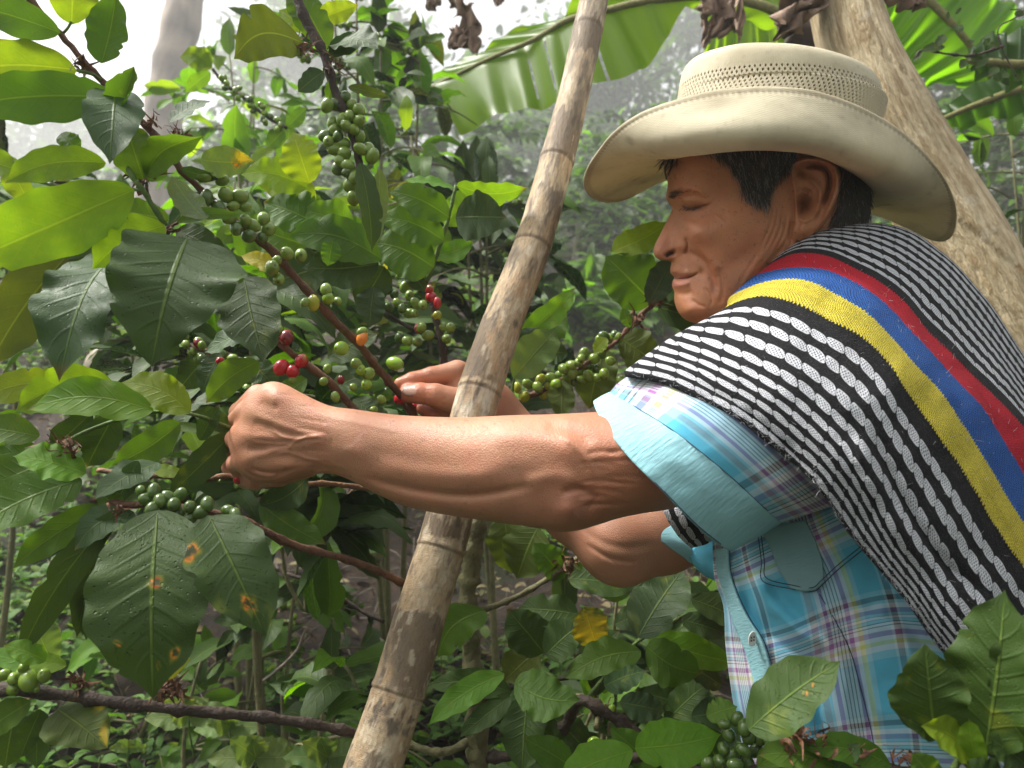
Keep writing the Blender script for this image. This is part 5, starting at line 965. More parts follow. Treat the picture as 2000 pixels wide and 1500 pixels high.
leaf(bH, 308, 996, 300, 1366, 212, 'dark2', .575, -.05, fold=.08, bow=.30, wet=1., wave=.03, up=.6, nu=90, nw=41, label="huge dark leaf with small black and yellow blight spots", spots=[(.44, .53, .065, 'red'), (.72, .20, .035, 'rust'), (.85, .60, .035, 'rust'), (.80, .80, .075, 'rust')])
leaf(bH, 408, 1008, 522, 1246, 150, 'dark2', .58, -.04, fold=.15, bow=.25, wet=1., up=.6, sag=-12, nu=70, nw=31, label="dark leaf with two orange and black blight holes", spots=[(.27, .06, .17, 'rust'), (.78, .48, .15, 'rust')])
LV(bH, [(262, 1000, 150, 1080, 66, 'gloss', .60, -.03, dict(sag=-20, up=1.1)), (230, 995, 42, 1290, 66, 'dark', .59, 0, dict(sag=-16)), (215, 985, 28, 1112, 62, 'mid', .60, 0, dict(sag=-8)), (200, 1010, 100, 1140, 50, 'dark', .61), (190, 1040, 150, 1244, 50, 'dark', .60), (175, 1060, 168, 1250, 50, 'dark', .605, 0), (240, 1000, 190, 960, 40, 'mid', .60), (300, 1010, 240, 1040, 60, 'gloss', .60, 0, dict(roll=-40)), (375, 1230, 330, 1330, 40, 'yellow', .58), (420, 1010, 470, 1060, 40, 'gray', .62)])
for (u, v) in [(300, 958), (326, 972), (352, 966), (298, 994), (324, 1000), (350, 1006), (371, 990), (392, 1000), (372, 1012), (446, 998), (460, 1006), (340, 985), (312, 978), (285, 975), (405, 985), (275, 960)]: cherry(bH, u, v, _rc.uniform(25, 31), .59+_rc.uniform(-.008, .008), 'G')
dried(bH, 235, 990, .585, 12, 22, 66)
bJ = thing("coffee_branch", "knotty brown branch crossing the bottom left corner with a few round green cherries", "branch", "coffee branches")
branch(bJ, [(-40, 1346, .60), (60, 1350, .60), (160, 1362, .60), (260, 1376, .605), (400, 1390, .62), (540, 1404, .64), (660, 1424, .66), (740, 1440, .68)], .0042, .0040, 'dark', knob=.5)
for (u, v, s) in [(42, 1316, 22), (56, 1329, 42), (86, 1320, 28), (46, 1304, 20), (26, 1326, 24), (25, 1346, 26), (8, 1318, 24), (70, 1345, 18)]: cherry(bJ, u, v, s, .588, 'g')
LV(bJ, [(92, 1308, -30, 1275, 44, 'bright', .60), (80, 1385, 40, 1480, 44, 'dark', .62), (60, 1370, -40, 1440, 60, 'mid', .60), (112, 1385, 210, 1462, 108, 'olive', .60, -.02, dict(shape='ovate', spots=[(.85, .75, .22, 'yellow'), (.5, .95, .14, 'yellow')])), (30, 1390, 10, 1500, 70, 'dark', .64), (90, 1290, 6, 1260, 48, 'bright', .58, -.01, dict(roll=-20)), (100, 1292, 60, 1200, 70, 'pale', .62), (130, 1300, 30, 1290, 40, 'lime', .60), (75, 1385, 72, 1500, 50, 'gloss', .63)])
for k, (u, v) in enumerate([(152, 1336), (322, 1352), (344, 1345)]): dried(bJ, u, v, .60, 20, 30, 70+k)
# ---- low shrub under the far elbow
bK = thing("coffee_plant", "low coffee plant of glossy dark leaves under the far elbow, on a mossy upright stem", "plant")
branch(bK, [(936, 1000, .96), (922, 1080, .95), (914, 1180, .94), (922, 1290, .93), (930, 1400, .92), (936, 1540, .92), (940, 1800, .92)], .0105, .0125, 'moss', "trunk", seg=14)
branch(bK, [(925, 1385, .92), (985, 1350, .92), (1040, 1330, .93), (1110, 1325, .93)], .003, .002, 'dark', "twig"); branch(bK, [(930, 1440, .92), (860, 1470, .90), (770, 1442, .90)], .005, .004, 'moss', "twig"); branch(bK, [(940, 1480, .92), (1020, 1470, .90), (1100, 1420, .88), (1130, 1368, .86), (1190, 1395, .85), (1262, 1446, .84)], .006, .006, 'dark', "twig", knob=.6)
branch(bK, [(915, 1200, .94), (1000, 1170, .96), (1100, 1110, .98), (1210, 1020, 1.0)], .004, .0025, 'moss', "twig"); branch(bK, [(1100, 1420, .88), (1200, 1300, .9), (1250, 1250, .9), (1340, 1200, .92)], .0028, .002, 'green', "twig")
LV(bK, [(948, 1192, 862, 1290, 80, 'mid', .90, 0, dict(wet=.7, sag=-26)), (1000, 1352, 832, 1345, 56, 'dark', .88, -.02, dict(sag=-12)), (985, 1316, 838, 1420, 54, 'bright', .86, -.03, dict(sag=-10, wet=.3)), (998, 1360, 898, 1440, 44, 'dark', .87, -.02), (1005, 1332, 1136, 1360, 92, 'mid', .85, -.03, dict(sag=-22, wet=.6)), (1030, 1360, 1020, 1510, 88, 'dark2', .86, -.03, dict(wet=.4)), (1010, 1352, 1080, 1450, 60, 'dark', .88), (1062, 1275, 990, 1190, 86, 'dark', .90), (1065, 1280, 1140, 1215, 74, 'dark2', .89, 0, dict(wet=.4)), (1050, 1270, 985, 1330, 80, 'olive', .92),
 (1246, 1246, 1335, 1112, 108, 'gray', .84, .05, dict(wet=.5)), (1140, 1186, 1166, 1268, 74, 'olive', .88, 0, dict(spots=[(.5, .5, .8, 'yellow')])), (1262, 1262, 1372, 1312, 84, 'mid', .86, -.02, dict(sag=-14)), (1252, 1272, 1106, 1330, 74, 'mid', .86, -.02, dict(sag=-12)), (1262, 1240, 1440, 1292, 66, 'bright', .88, 0, dict(sag=-12)), (1130, 1200, 1010, 1190, 70, 'dark', .92), (1110, 1130, 1245, 1150, 64, 'dark', .93), (1230, 1160, 1120, 1100, 70, 'mid', .96), (1100, 1130, 1040, 1060, 60, 'mid', .98), (1050, 1030, 1010, 1130, 100, 'olive', 1.0), (985, 1010, 1000, 1120, 80, 'olive', 1.02), (1340, 1130, 1210, 1130, 60, 'dark', .92), (1350, 1170, 1460, 1220, 60, 'dark', .90), (1180, 1000, 1120, 1060, 60, 'mid', 1.0), (1330, 1210, 1420, 1240, 50, 'dark2', .9),
 (1210, 1372, 1300, 1390, 56, 'gray', .86), (1300, 1410, 1390, 1330, 66, 'dark', .88), (1350, 1400, 1450, 1390, 60, 'gloss', .86), (1080, 1230, 1090, 1160, 60, 'dark', .93), (1200, 1220, 1290, 1190, 50, 'dark', .93), (1410, 1340, 1320, 1290, 50, 'dark', .88), (1340, 1380, 1240, 1350, 50, 'dark', .89), (1150, 1300, 1210, 1230, 60, 'dark', .9), (1180, 1340, 1260, 1310, 60, 'gloss', .88), (1080, 1400, 1160, 1480, 60, 'dark', .88)])
for k, (u, v) in enumerate([(1095, 1100), (1118, 1095), (1180, 1390), (1060, 1390), (1230, 1430)]): dried(bK, u, v, .86 if v > 1200 else .97, 12, 24, 80+k)
cherry(bK, 1195, 1385, 16, .85, 'l'); cherry(bK, 1160, 1450, 24, .84, 'l')
# ---- leaves at the bottom, close to the lens
bN = thing("coffee_branch", "vivid leaves and tight bunch of dark green cherries below the shirt hem", "branch", "coffee branches")
branch(bN, [(1180, 1560, .66), (1240, 1480, .65), (1330, 1500, .62), (1420, 1508, .60), (1540, 1500, .57), (1640, 1500, .55), (1800, 1510, .53)], .003, .004, 'dark', knob=.5)
LV(bN, [(1240, 1462, 1408, 1432, 92, 'bright', .62, -.02, dict(sag=-8, wave=.07, wet=.4)), (1236, 1465, 1090, 1525, 80, 'bright', .63, 0, dict(wave=.06)), (1280, 1500, 1190, 1420, 60, 'mid', .66), (1120, 1500, 1020, 1440, 60, 'mid', .70, 0), (1462, 1426, 1642, 1292, 122, 'dark2', .50, -.01, dict(wet=.5, nu=50, nw=21, spots=[(.60, .36, .06, 'rust'), (.68, .40, .05, 'rust')])), (1640, 1500, 1480, 1480, 70, 'mid', .53, 0, dict(sag=-12)), (1740, 1494, 1570, 1470, 62, 'mid', .53, 0, dict(sag=-16)), (1560, 1450, 1520, 1400, 50, 'dark', .56), (1400, 1490, 1370, 1410, 60, 'dark', .62), (1480, 1500, 1560, 1440, 50, 'mid', .56), (1620, 1520, 1680, 1450, 44, 'gloss', .53), (1380, 1400, 1440, 1380, 50, 'mid', .64)])
for (u, v, s) in [(1440, 1404, 26), (1454, 1421, 32), (1424, 1436, 28), (1463, 1442, 26), (1482, 1436, 36), (1452, 1465, 28), (1476, 1466, 28), (1430, 1474, 30), (1412, 1462, 26), (1405, 1488, 30), (1436, 1494, 28), (1382, 1492, 30), (1500, 1446, 26), (1415, 1415, 22), (1462, 1490, 26), (1495, 1475, 26)]: cherry(bN, u, v, s, .585+_rc.uniform(-.012, .012), 'G')
for k, (u, v) in enumerate([(1545, 1450), (1570, 1462), (1600, 1455), (1625, 1470), (1650, 1470), (1680, 1480), (1590, 1480), (1760, 1490), (1555, 1440)]): dried(bN, u, v, .535, 16, 34, 90+k)
bQ = thing("coffee_branch", "large dark close-up leaves in the bottom right corner below the poncho", "branch", "coffee branches")
branch(bQ, [(1840, 1560, .46), (1868, 1490, .46), (1900, 1460, .46), (1960, 1480, .46), (2060, 1500, .46)], .002, .002, 'green')
LV(bQ, [(1826, 1440, 1806, 1256, 136, 'dark2', .47, -.01, dict(nu=50, nw=21, wet=.2, roll=12)), (1830, 1440, 1760, 1400, 40, 'dark', .47), (1925, 1470, 1960, 1150, 190, 'dark2', .46, -.01, dict(nu=60, nw=25, wave=.06, roll=18, sag=-14)), (1990, 1440, 2040, 1180, 150, 'dark2', .45, -.01, dict(nu=50, nw=21)), (1900, 1490, 1796, 1424, 84, 'lime', .455, 0, dict(sag=-20, fold=.35)), (1905, 1500, 1890, 1400, 50, 'lime', .455), (2010, 1500, 1930, 1440, 80, 'dark', .45), (1830, 1530, 1780, 1470, 60, 'mid', .46), (2080, 1480, 1980, 1420, 90, 'mid', .44), (1960, 1540, 1880, 1490, 70, 'dark', .45)])

bX = thing("coffee_branch", "coffee twig with green cherries and one dark red one under the droplet-covered leaf", "branch", "coffee branches")
branch(bX, [(330, 640, .80), (380, 680, .80), (440, 690, .80), (500, 720, .80)], .0022, .002, 'red')
cluster(bX, [(372, 672, .79), (405, 690, .79), (440, 700, .79), (470, 712, .79)], 5, 20, 20, 'GGgR'); cherry(bX, 431, 706, 18, .77, 'r')
LV(bX, [(430, 690, 395, 770, 50, 'gloss', .78, 0, dict(roll=-30)), (360, 670, 300, 620, 46, 'mid', .82), (480, 700, 540, 760, 60, 'dark', .82), (400, 700, 350, 760, 56, 'dark', .82), (340, 650, 300, 700, 60, 'dark', .82)])
bY = thing("coffee_branch", "short twig of pale green cherries at the left edge above the bright shoot", "branch", "coffee branches")
branch(bY, [(10, 520, .85), (50, 506, .85), (100, 505, .85), (150, 530, .85)], .002, .0016, 'green')
cluster(bY, [(25, 512, .84), (50, 508, .84), (130, 535, .84), (145, 540, .84)], 4, 14, 15, 'gGl')
bZ = thing("coffee_branch", "arching coffee twig strung with small green cherries near the pale tree trunk", "branch", "coffee branches")
branch(bZ, [(415, 135, 1.5), (440, 165, 1.5), (480, 195, 1.5), (520, 228, 1.5), (560, 250, 1.5)], .0028, .0028, 'dark'); cluster(bZ, [(436, 160, 1.49), (465, 185, 1.49), (485, 200, 1.49), (505, 215, 1.49), (520, 232, 1.49), (540, 245, 1.49)], 6, 13, 12, 'gGl')
LV(bZ, [(415, 132, 350, 115, 44, 'lime', 1.5, 0, dict(sag=-10)), (412, 130, 375, 95, 40, 'lime', 1.5), (410, 140, 362, 180, 30, 'bright', 1.5), (560, 250, 600, 210, 30, 'mid', 1.5), (555, 255, 520, 290, 34, 'mid', 1.5)])
# ============================================================ shared leaves for the plants further back
def tint_cols(nv, t, k): return np.tile(np.array(TINT[t][0])*k, (nv, 1))
VAR = {}
for si, (fo, wv, bw, cu) in enumerate([(.15, .05, .10, 0), (.3, .07, .22, 0), (.05, .07, -.08, .2), (.4, .05, .15, .0), (.2, .08, .30, -.2), (.1, .05, .05, .1)]):
    V_, UV_, F_ = leaf_np(1.0, .40, 13, 7, .03*(-1)**si, bw, fo, wv, 4, cu, .4*(-1)**si, si*7+1); v = V_.reshape(-1, 3)
    for t in ('dark', 'dark2', 'mid', 'bright', 'lime', 'olive', 'yellow', 'gray'):
        m = mesh_np("leaf", v, F_, uv=UV_.reshape(-1, 2), col=tint_cols(len(v), t, 1.0), attrs={"wet": np.full(len(v), .3), "trans": np.full(len(v), TINT[t][1])}); m.materials.append(LEAF); VAR[(si, t)] = m
LOWV, LOWUV, LOWF = leaf_np(1.0, .40, 6, 3, .03, .12, .2, .05, 3, 0, .2, 3); LOWV = LOWV.reshape(-1, 3); LOWUV = LOWUV.reshape(-1, 2)
def leaf_cloud(name, pos, dirs, nrm, L, cols, trans, parent, kind="stuff", wid=1.0, mat=None, wet=.2):
    """many leaves joined in one part; arrays of positions, directions, normals, lengths, colours"""
    a = dirs/np.linalg.norm(dirs, axis=1)[:, None]; n = nrm-a*(a*nrm).sum(1)[:, None]; n /= np.linalg.norm(n, axis=1)[:, None]+1e-9; b = np.cross(n, a); L = L[:, None, None]
    v = pos[:, None]+L*(LOWV[None, :, :1]*a[:, None]+wid*LOWV[None, :, 1:2]*b[:, None]+LOWV[None, :, 2:]*n[:, None]); N, k = len(pos), len(LOWV)
    f = (LOWF[None]+np.arange(N)[:, None, None]*k).reshape(-1, 4)
    o = link(name, mesh_np(name, v.reshape(-1, 3), f, uv=np.tile(LOWUV, (N, 1)), col=np.repeat(cols, k, 0), attrs={"wet": np.full(N*k, wet), "trans": np.repeat(trans, k)}), mat or LEAF, parent)
    if kind: o["kind"] = kind
    return o
def tubes(name, paths, col, parent, seg=6, kind=None):
    vs, fs, cs, o = [], [], [], 0
    for p, r in paths:
        v, f, c = tube_np(np.asarray(p), r, seg); vs.append(v); fs.append(f+o); cs.append(c+o); o += len(v)
    v = np.concatenate(vs); cc = np.tile(np.array(BCOL[col]), (len(v), 1))*(1+.25*vnoise(v, 20, 2, 3))[:, None]
    ob = link(name, mesh_np(name, v, [np.concatenate(fs), np.concatenate(cs)], col=cc), BARK.m, parent)
    if kind: ob["kind"] = kind
    return ob
def shrub(label, px, d, top, rad, nleaf, leafL, tints, seed, nst=3, berries=0, single=True, group=None, low=None, name="coffee_shrub", cat="shrub", col='dark', droop=.35):
    """a coffee shrub whose top shows at row `top`; px is its column at depth d"""
    r = np.random.default_rng(seed); x = (px-1000)/F*d; zt = CAMZ+(750-top)/F*d; zb = float(gz(x, d)); H = max(zt-zb, .25)
    o = thing(name, label, cat, group); paths = []; nodes = []; lat = []
    for s in range(nst):
        ph = r.uniform(0, 6.28); lean = rad*.45*r.uniform(.2, 1) if nst > 1 else rad*.1; n = 12; t = np.linspace(0, 1, n)[:, None]
        tip = np.array((x+math.cos(ph)*lean, d+math.sin(ph)*lean, zt-r.uniform(0, .12)*H*(s > 0))); base = np.array((x+r.normal(0, .02), d+r.normal(0, .02), zb-.05))
        p = base+(tip-base)*t+np.array((r.normal(), r.normal(), 0))*.03*np.sin(t*3.1); paths.append((p, np.linspace(.0065, .002, n)*(1+H*.25))); 
        nl = int(max(6, H*9))
        for k in range(nl):
            q = 1-(k+.5)/nl*(.97 if low is None else low); c = p[0]+(p[-1]-p[0])*q; az = r.uniform(0, 6.28); ln = rad*(.35+.75*math.sqrt(1-q+.05))*r.uniform(.7, 1.15); tt = np.linspace(0, 1, 8)[:, None]
            dv = np.array((math.cos(az), math.sin(az), .35)); lp = c+dv*ln*tt+np.array((0, 0, -droop*ln))*tt**2*1.3; paths.append((lp, np.linspace(.0035, .0014, 8))); lat.append(lp); 
            for m in range(2, 8): nodes.append((lp[m], lp[m]-lp[m-1]))
        nodes += [(p[-1], np.array((0, 0, .1)))]*3
    tubes("stems", paths, "moss", o)
    pick = r.integers(0, len(nodes), nleaf); tn = r.choice(list(tints), nleaf)
    pos = np.array([nodes[i][0] for i in pick])+r.normal(0, .006, (nleaf, 3)); dr = np.array([nodes[i][1] for i in pick]); dr /= np.linalg.norm(dr, axis=1)[:, None]; side = np.cross(dr, (0, 0, 1.)); side /= np.linalg.norm(side, axis=1)[:, None]+1e-6
    sg = r.choice([-1, 1], nleaf)[:, None]; di = dr*r.uniform(.3, .9, (nleaf, 1))+side*sg*r.uniform(.5, 1.1, (nleaf, 1))+np.array((0, 0, 1))*r.uniform(-.75, .35, (nleaf, 1)); nm = np.array((0, 0, 1.))+r.normal(0, .45, (nleaf, 3))+np.array((0, -.3, 0)); L = leafL*r.uniform(.6, 1.2, nleaf)
    if single:
        for k in range(nleaf):
            a, b, n = frame(di[k], nm[k]); M = np.stack([a, b, n], 1)*L[k]; ob = bpy.data.objects.new("leaf", VAR[(int(r.integers(0, 6)), tn[k])]); COL.objects.link(ob)
            from mathutils import Matrix
            m4 = Matrix([[*M[0], pos[k][0]], [*M[1], pos[k][1]], [*M[2], pos[k][2]], [0, 0, 0, 1]]); ob.parent = o; ob.matrix_world = m4; ob.matrix_basis = m4
    else:
        cols = np.array([TINT[t][0] for t in tn])*r.uniform(.7, 1.3, (nleaf, 1)); tr = np.array([TINT[t][1] for t in tn]); leaf_cloud("foliage", pos, di, nm, L, cols, tr, o)
    if berries:
        for k in range(berries):
            lp = lat[int(r.integers(0, len(lat)))]; c = lp[int(r.integers(1, 7))]
            for q in range(4 if berries < 40 else 6):
                ob = bpy.data.objects.new("coffee_cherry", CHM['gGgl'[int(r.integers(0, 4))]]); COL.objects.link(ob); ob.location = c+r.normal(0, .010, 3); s = r.uniform(.0055, .0075); ob.scale = (s, s, s); ob.rotation_euler = tuple(r.uniform(0, 3, 3)); ob.parent = o
    return o
G1 = "coffee shrubs of the plantation"
shrub("tall hazy coffee shrub crowded with green cherries, behind the upright branch", 770, 2.0, -30, .38, 300, .12, ['mid', 'mid', 'dark', 'bright', 'olive', 'dark2'], 1, 4, 60, True, G1, low=.62)
shrub("slender coffee shoot with leaves turned yellow, in front of the tall hazy shrub", 800, 1.7, 262, .10, 26, .075, ['yellow', 'lime', 'mid', 'yellow'], 2, 1, 4, True, None, low=.5)
shrub("coffee shrub behind the large lime leaves, left of the tall hazy shrub", 500, 1.75, 340, .30, 200, .13, ['mid', 'bright', 'mid', 'dark', 'lime'], 3, 3, 12, True, G1, low=.5)
shrub("bright hazy coffee shrub beside the pale tree trunk", 455, 2.9, 110, .38, 190, .13, ['bright', 'mid', 'lime', 'mid'], 4, 3, 14, True, G1)
shrub("coffee shrub half hidden by the hanging leaves on the left", 240, 2.1, 450, .36, 130, .13, ['mid', 'dark', 'mid', 'bright'], 5, 1, 8, True, G1, low=.20)
shrub("coffee shrub at the left edge behind the broad olive leaves", 20, 1.7, 330, .32, 130, .13, ['mid', 'dark', 'olive', 'bright'], 6, 1, 6, True, G1, low=.20)
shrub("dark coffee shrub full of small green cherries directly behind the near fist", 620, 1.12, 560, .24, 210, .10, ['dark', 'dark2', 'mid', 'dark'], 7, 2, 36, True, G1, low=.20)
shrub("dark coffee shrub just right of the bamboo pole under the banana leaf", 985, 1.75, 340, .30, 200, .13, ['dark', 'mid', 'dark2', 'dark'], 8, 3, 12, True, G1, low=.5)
shrub("dark coffee shrub behind the banana stem at the right edge", 1960, 2.2, 230, .45, 260, .12, ['dark', 'mid', 'dark2', 'bright'], 9, 4, 8, True, G1)
shrub("low coffee seedling with glossy leaves left of the pole's foot", 610, 1.08, 1205, .19, 70, .10, ['dark', 'dark2', 'mid', 'bright'], 10, 2, 0, True, None)
shrub("small coffee seedling behind the pole's foot in the weeds", 470, 1.4, 1260, .14, 40, .085, ['mid', 'bright', 'dark'], 11, 2, 0, True, None)
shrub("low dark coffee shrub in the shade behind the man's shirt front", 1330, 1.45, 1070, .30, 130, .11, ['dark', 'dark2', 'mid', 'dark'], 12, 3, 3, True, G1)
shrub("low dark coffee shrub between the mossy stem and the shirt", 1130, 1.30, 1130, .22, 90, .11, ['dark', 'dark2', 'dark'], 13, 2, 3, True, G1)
shrub("small shrub with bright leaves left of the mossy thin stake", 300, 1.7, 1180, .16, 36, .09, ['bright', 'mid'], 14, 2, 0, True, None)
_r = np.random.default_rng(55)
shrub("coffee shrub in the gap below the hanging leaves, left of the near fist", 330, 1.9, 590, .30, 120, .12, ['mid', 'dark', 'mid', 'bright'], 21, 2, 8, True, G1, low=.4)
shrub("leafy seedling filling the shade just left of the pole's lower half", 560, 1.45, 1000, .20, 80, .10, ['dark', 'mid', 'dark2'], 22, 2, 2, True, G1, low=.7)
shrub("low glossy coffee shrub at the bottom edge right of the mossy stem", 1190, 1.05, 1330, .17, 80, .09, ['mid', 'dark', 'dark2', 'bright'], 23, 2, 2, True, G1, low=.8)
far = [(60, 14.0, 380, 1.7), (250, 17, 350, 2.2), (430, 13, 240, 1.6), (540, 20, 150, 2.8), (680, 7, 210, .9), (900, 7.5, 190, 1.0), (1020, 19, 230, 2.4), (1110, 6.0, 350, .9), (1190, 13, 250, 1.8), (1290, 6.5, 270, .9), (1230, 4.6, 500, .7), (1130, 3.8, 570, .5), (1330, 19, 200, 2.6), (1480, 9, 180, 1.4), (1700, 9, 100, 1.4), (1850, 6.0, 200, .9), (1990, 6, 120, 1.0), (2120, 5, 170, .9), (-120, 8, 400, 1.2), (150, 38, 320, 5.5), (-40, 42, 290, 6), (800, 22, 170, 3.0), (1600, 15, 60, 2.2), (1900, 13, 60, 2.0), (2200, 10, 80, 1.8), (330, 40, 300, 5.5), (1150, 40, 250, 5)]
seen_ = []
for k, (px, d, top, rad) in enumerate(far):
    d, rad = d*1.5, rad*1.5; n = int(min(700*rad+250, 2300))
    near_ = [(-500, "beyond the left edge"), (0, "at the left edge"), (160, "under the pale tree trunk"), (360, "right of the pale tree trunk"), (560, "behind the upright cherry branch"), (740, "behind the tall cherry-laden shrub"), (950, "just right of the pole"), (1080, "between the pole and the hat"), (1270, "behind the man's face"), (1420, "behind the hat"), (1660, "behind the banana stem"), (1820, "right of the banana stem"), (1960, "at the right edge"), (2090, "beyond the right edge")]
    lm = [t for a, t in near_ if px >= a][-1]; dist = "nearer" if d < 10.5 else ("faded" if d < 18 else "very faint distant")
    lab_ = f"{dist} shrub in the mist {lm}"+(", farthest of all" if d > 45 else ""); same = [q for q in seen_ if q[0] == lab_]; seen_.append((lab_, d)); lab2 = lab_
    if same: lab2 = lab_+(", taller one behind" if d > same[0][1] else (", lowest and closest" if len(same) > 1 else ", shorter one in front"))
    shrub(lab2, px, d, top, rad, n, .20 if d < 11 else (.30 if d < 22 else (.48 if d < 45 else 1.1)), ['mid', 'dark', 'mid', 'bright', 'dark'] if px < 1400 else ['dark', 'dark', 'mid'], 100+k, 4, 0, False, "distant shrubs in the mist", low=.9)
# ---- trees in the mist
def tree(label, trunk, r0, r1, crown, nleaf, leafL, seed, tint=('mid', 'dark'), group=None, barkc='grey', droop=0, name="tree"):
    r = np.random.default_rng(seed); o = thing(name, label, "tree", group); tp = P(*np.array(trunk, float).T); tp = cr(tp, 30); paths = [(tp, np.linspace(r0, r1, 30))]
    v, f, c = tube_np(tp, np.linspace(r0, r1, 30)*(1+.06*np.sin(np.arange(30)*1.7)), 24); v = v+.012*np.stack([vnoise(v, 9, 3, seed+q) for q in range(3)], 1)
    cc = np.tile(np.array(BCOL[barkc]), (len(v), 1)); nz_ = vnoise(v, 5, 4, seed)[:, None]; cc = cc*np.clip(1+1.5*nz_, .3, 2.2)
    link("trunk", mesh_np("trunk", v, [f, c], col=cc), BARK.m, o)
    if crown:
        cx, cy, cz, R_ = crown; ctr = np.array((cx, cy, cz)); limbs = []; tips = []
        for k in range(26):
            dv = r.normal(0, 1, 3); dv[2] = abs(dv[2])*.6-.1; dv /= np.linalg.norm(dv); st = tp[-1-int(r.integers(0, 8))]; en = ctr+dv*R_*r.uniform(.6, 1.0)*np.array((1, 1, .7)); tt = np.linspace(0, 1, 8)[:, None]
            p = st+(en-st)*tt+np.array((0, 0, .18*R_))*np.sin(tt*3.1)+r.normal(0, .02*R_, (8, 3)); limbs.append((p, np.linspace(r1*.5, r1*.08, 8))); tips += [p[5], p[6], p[7], (p[6]+p[7])/2]
        tubes("limbs", limbs, barkc, o); tips = np.array(tips); pick = r.integers(0, len(tips), nleaf); pos = tips[pick]+r.normal(0, R_*.13, (nleaf, 3))
        tn = r.choice(list(tint), nleaf); leaf_cloud("crown", pos, r.normal(0, 1, (nleaf, 3))+np.array((0, 0, -droop)), np.array((0, 0, 1.))+r.normal(0, .6, (nleaf, 3)), leafL*r.uniform(.6, 1.2, nleaf), np.array([TINT[t][0] for t in tn])*r.uniform(.8, 1.2, (nleaf, 1)), np.array([TINT[t][1] for t in tn]), o)
    return o
BCOL['pale'] = (.27, .215, .165)
x = (385-1000)/F*15.9
tree("pale blotchy tree trunk rising into the mist at upper left", [(292, 480, 15), (316, 260, 15), (336, 130, 15), (360, 10, 15), (372, -150, 15.3), (385, -420, 15.9)], .375, .33, (x, 15.9, 18, 3.8), 2000, .6, 1, barkc='pale')
for k, (px, d, top, rad, lab) in enumerate([(100, 45, 225, 6.5, "faint tree dissolving in the mist left of the pale trunk"), (640, 34, 30, 5, "misty tree behind the tall coffee shrub"), (1110, 24, 110, 3.6, "misty tree with fine drooping twigs behind the pole"), (1500, 26, 0, 4.2, "misty tree behind the hat"), (1950, 12, -120, 2.6, "dark misty tree at the upper right edge"), (-300, 36, 160, 5.5, "misty tree beyond the left edge")]):
    d, rad = d*1.5, rad*1.5; x = (px-1000)/F*d; zt = CAMZ+(750-top)/F*d; zb = float(gz(x, d)); cz = zt-rad*.6
    tree(lab, [(px, 750-(zb-CAMZ-.2)/d*F, d), (px+10, 750-((zb+cz)/2-CAMZ)/d*F, d), (px-8, 750-(cz-CAMZ-.1)/d*F, d)], .02*d*.6, .05, (x, d, cz, rad), 4200, .017*d, 10+k, group=None)
# ---- banana plants
BN = NT("banana_leaf"); uN, vN = BN.uv(); cN = BN.attr("Col", True); ribs = (vN*1-uN*0); rb = (uN*150).sin()*.5+.5; lo = BN.noise(1, 3, BN.vec(uN*30, vN*1.5, 0))
c = BN.mix(lo.step(.35, .7)*.4, cN, BN.mix(1.0, cN, (1.3, 1.2, .9), 'MULTIPLY')); c = BN.mix(rb*.15, c, BN.mix(1.0, c, (.6, .65, .5), 'MULTIPLY')); c = BN.mix(BN.noise(1, 2, BN.vec(uN*60, vN*9, 4)).step(.70, .76)*.5, c, (.20, .15, .04))
BN.set(color=c, rough=.32, spec=.5); BN.bump(rb+lo, .002, .5)
tr = BN.node("ShaderNodeBsdfTranslucent"); BN.put(tr.inputs["Color"], BN.mix(1.0, c, (2.6, 2.5, .6), 'MULTIPLY')); mx = BN.node("ShaderNodeMixShader"); mx.inputs[0].default_value = .66
BN.l.new(BN.b.outputs[0], mx.inputs[1]); BN.l.new(tr.outputs[0], mx.inputs[2]); BN.l.new(mx.outputs[0], [n for n in BN.n if n.type == 'OUTPUT_MATERIAL'][0].inputs["Surface"])
def banana_leaf(parent, edgeA, mid, edgeB, col=(.11, .20, .010), slits=(), label=None):
    A_ = np.stack([P(*cr(np.array(e, float), 140).T) for e in (edgeA, mid, edgeB)]); n = 140
    a = np.linspace(0, 1, 9)[:, None, None]; sag = np.sin(a*np.pi)*.04
    up = A_[0][None]*(1-a)+A_[1][None]*a; dn = (A_[1][None]*(1-a)+A_[2][None]*a)[1:]
    G_ = np.concatenate([up, dn]); G_[:, :, 1] += .012*np.sin(np.linspace(0, 60, n))[None]*np.abs(np.linspace(-1, 1, 17))[:, None]+.02*vnoise(np.repeat(np.linspace(0, 9, n)[None], 17, 0).reshape(-1, 1).repeat(2, 1), 1, 2, 3).reshape(17, n)
    sc = .02*np.sin(np.linspace(0, 23, n)); G_[-1, :, 2] += sc*.5; G_[0, :, 2] += sc*.3
    f = grid_faces(17, n); keep = np.ones(len(f), bool)
    for (i, j0, j1) in slits:
        for j in range(j0, j1): keep[j*(n-1)+i] = False
    uv = np.stack([np.tile(np.linspace(0, 1, n), 17), np.repeat(np.linspace(0, 1, 17), n)], 1)
    o = link("leaf_blade", mesh_np("leaf_blade", G_.reshape(-1, 3), f[keep], uv=uv, col=np.tile(col, (17*n, 1))), BN.m, parent)
    if label: o["label"] = label
    v, f2, c2 = tube_np(A_[1]-np.array((0, .006, .004)), np.linspace(.013, .005, n)*1.0, 10); link("midrib", mesh_np("midrib", v, [f2, c2], col=np.tile((.18, .17, .05), (len(v), 1))), BARK.m, parent)
ban = thing("banana_plant", "banana plant with pale fibrous stem behind the hat and translucent leaf over the pole", "banana plant")
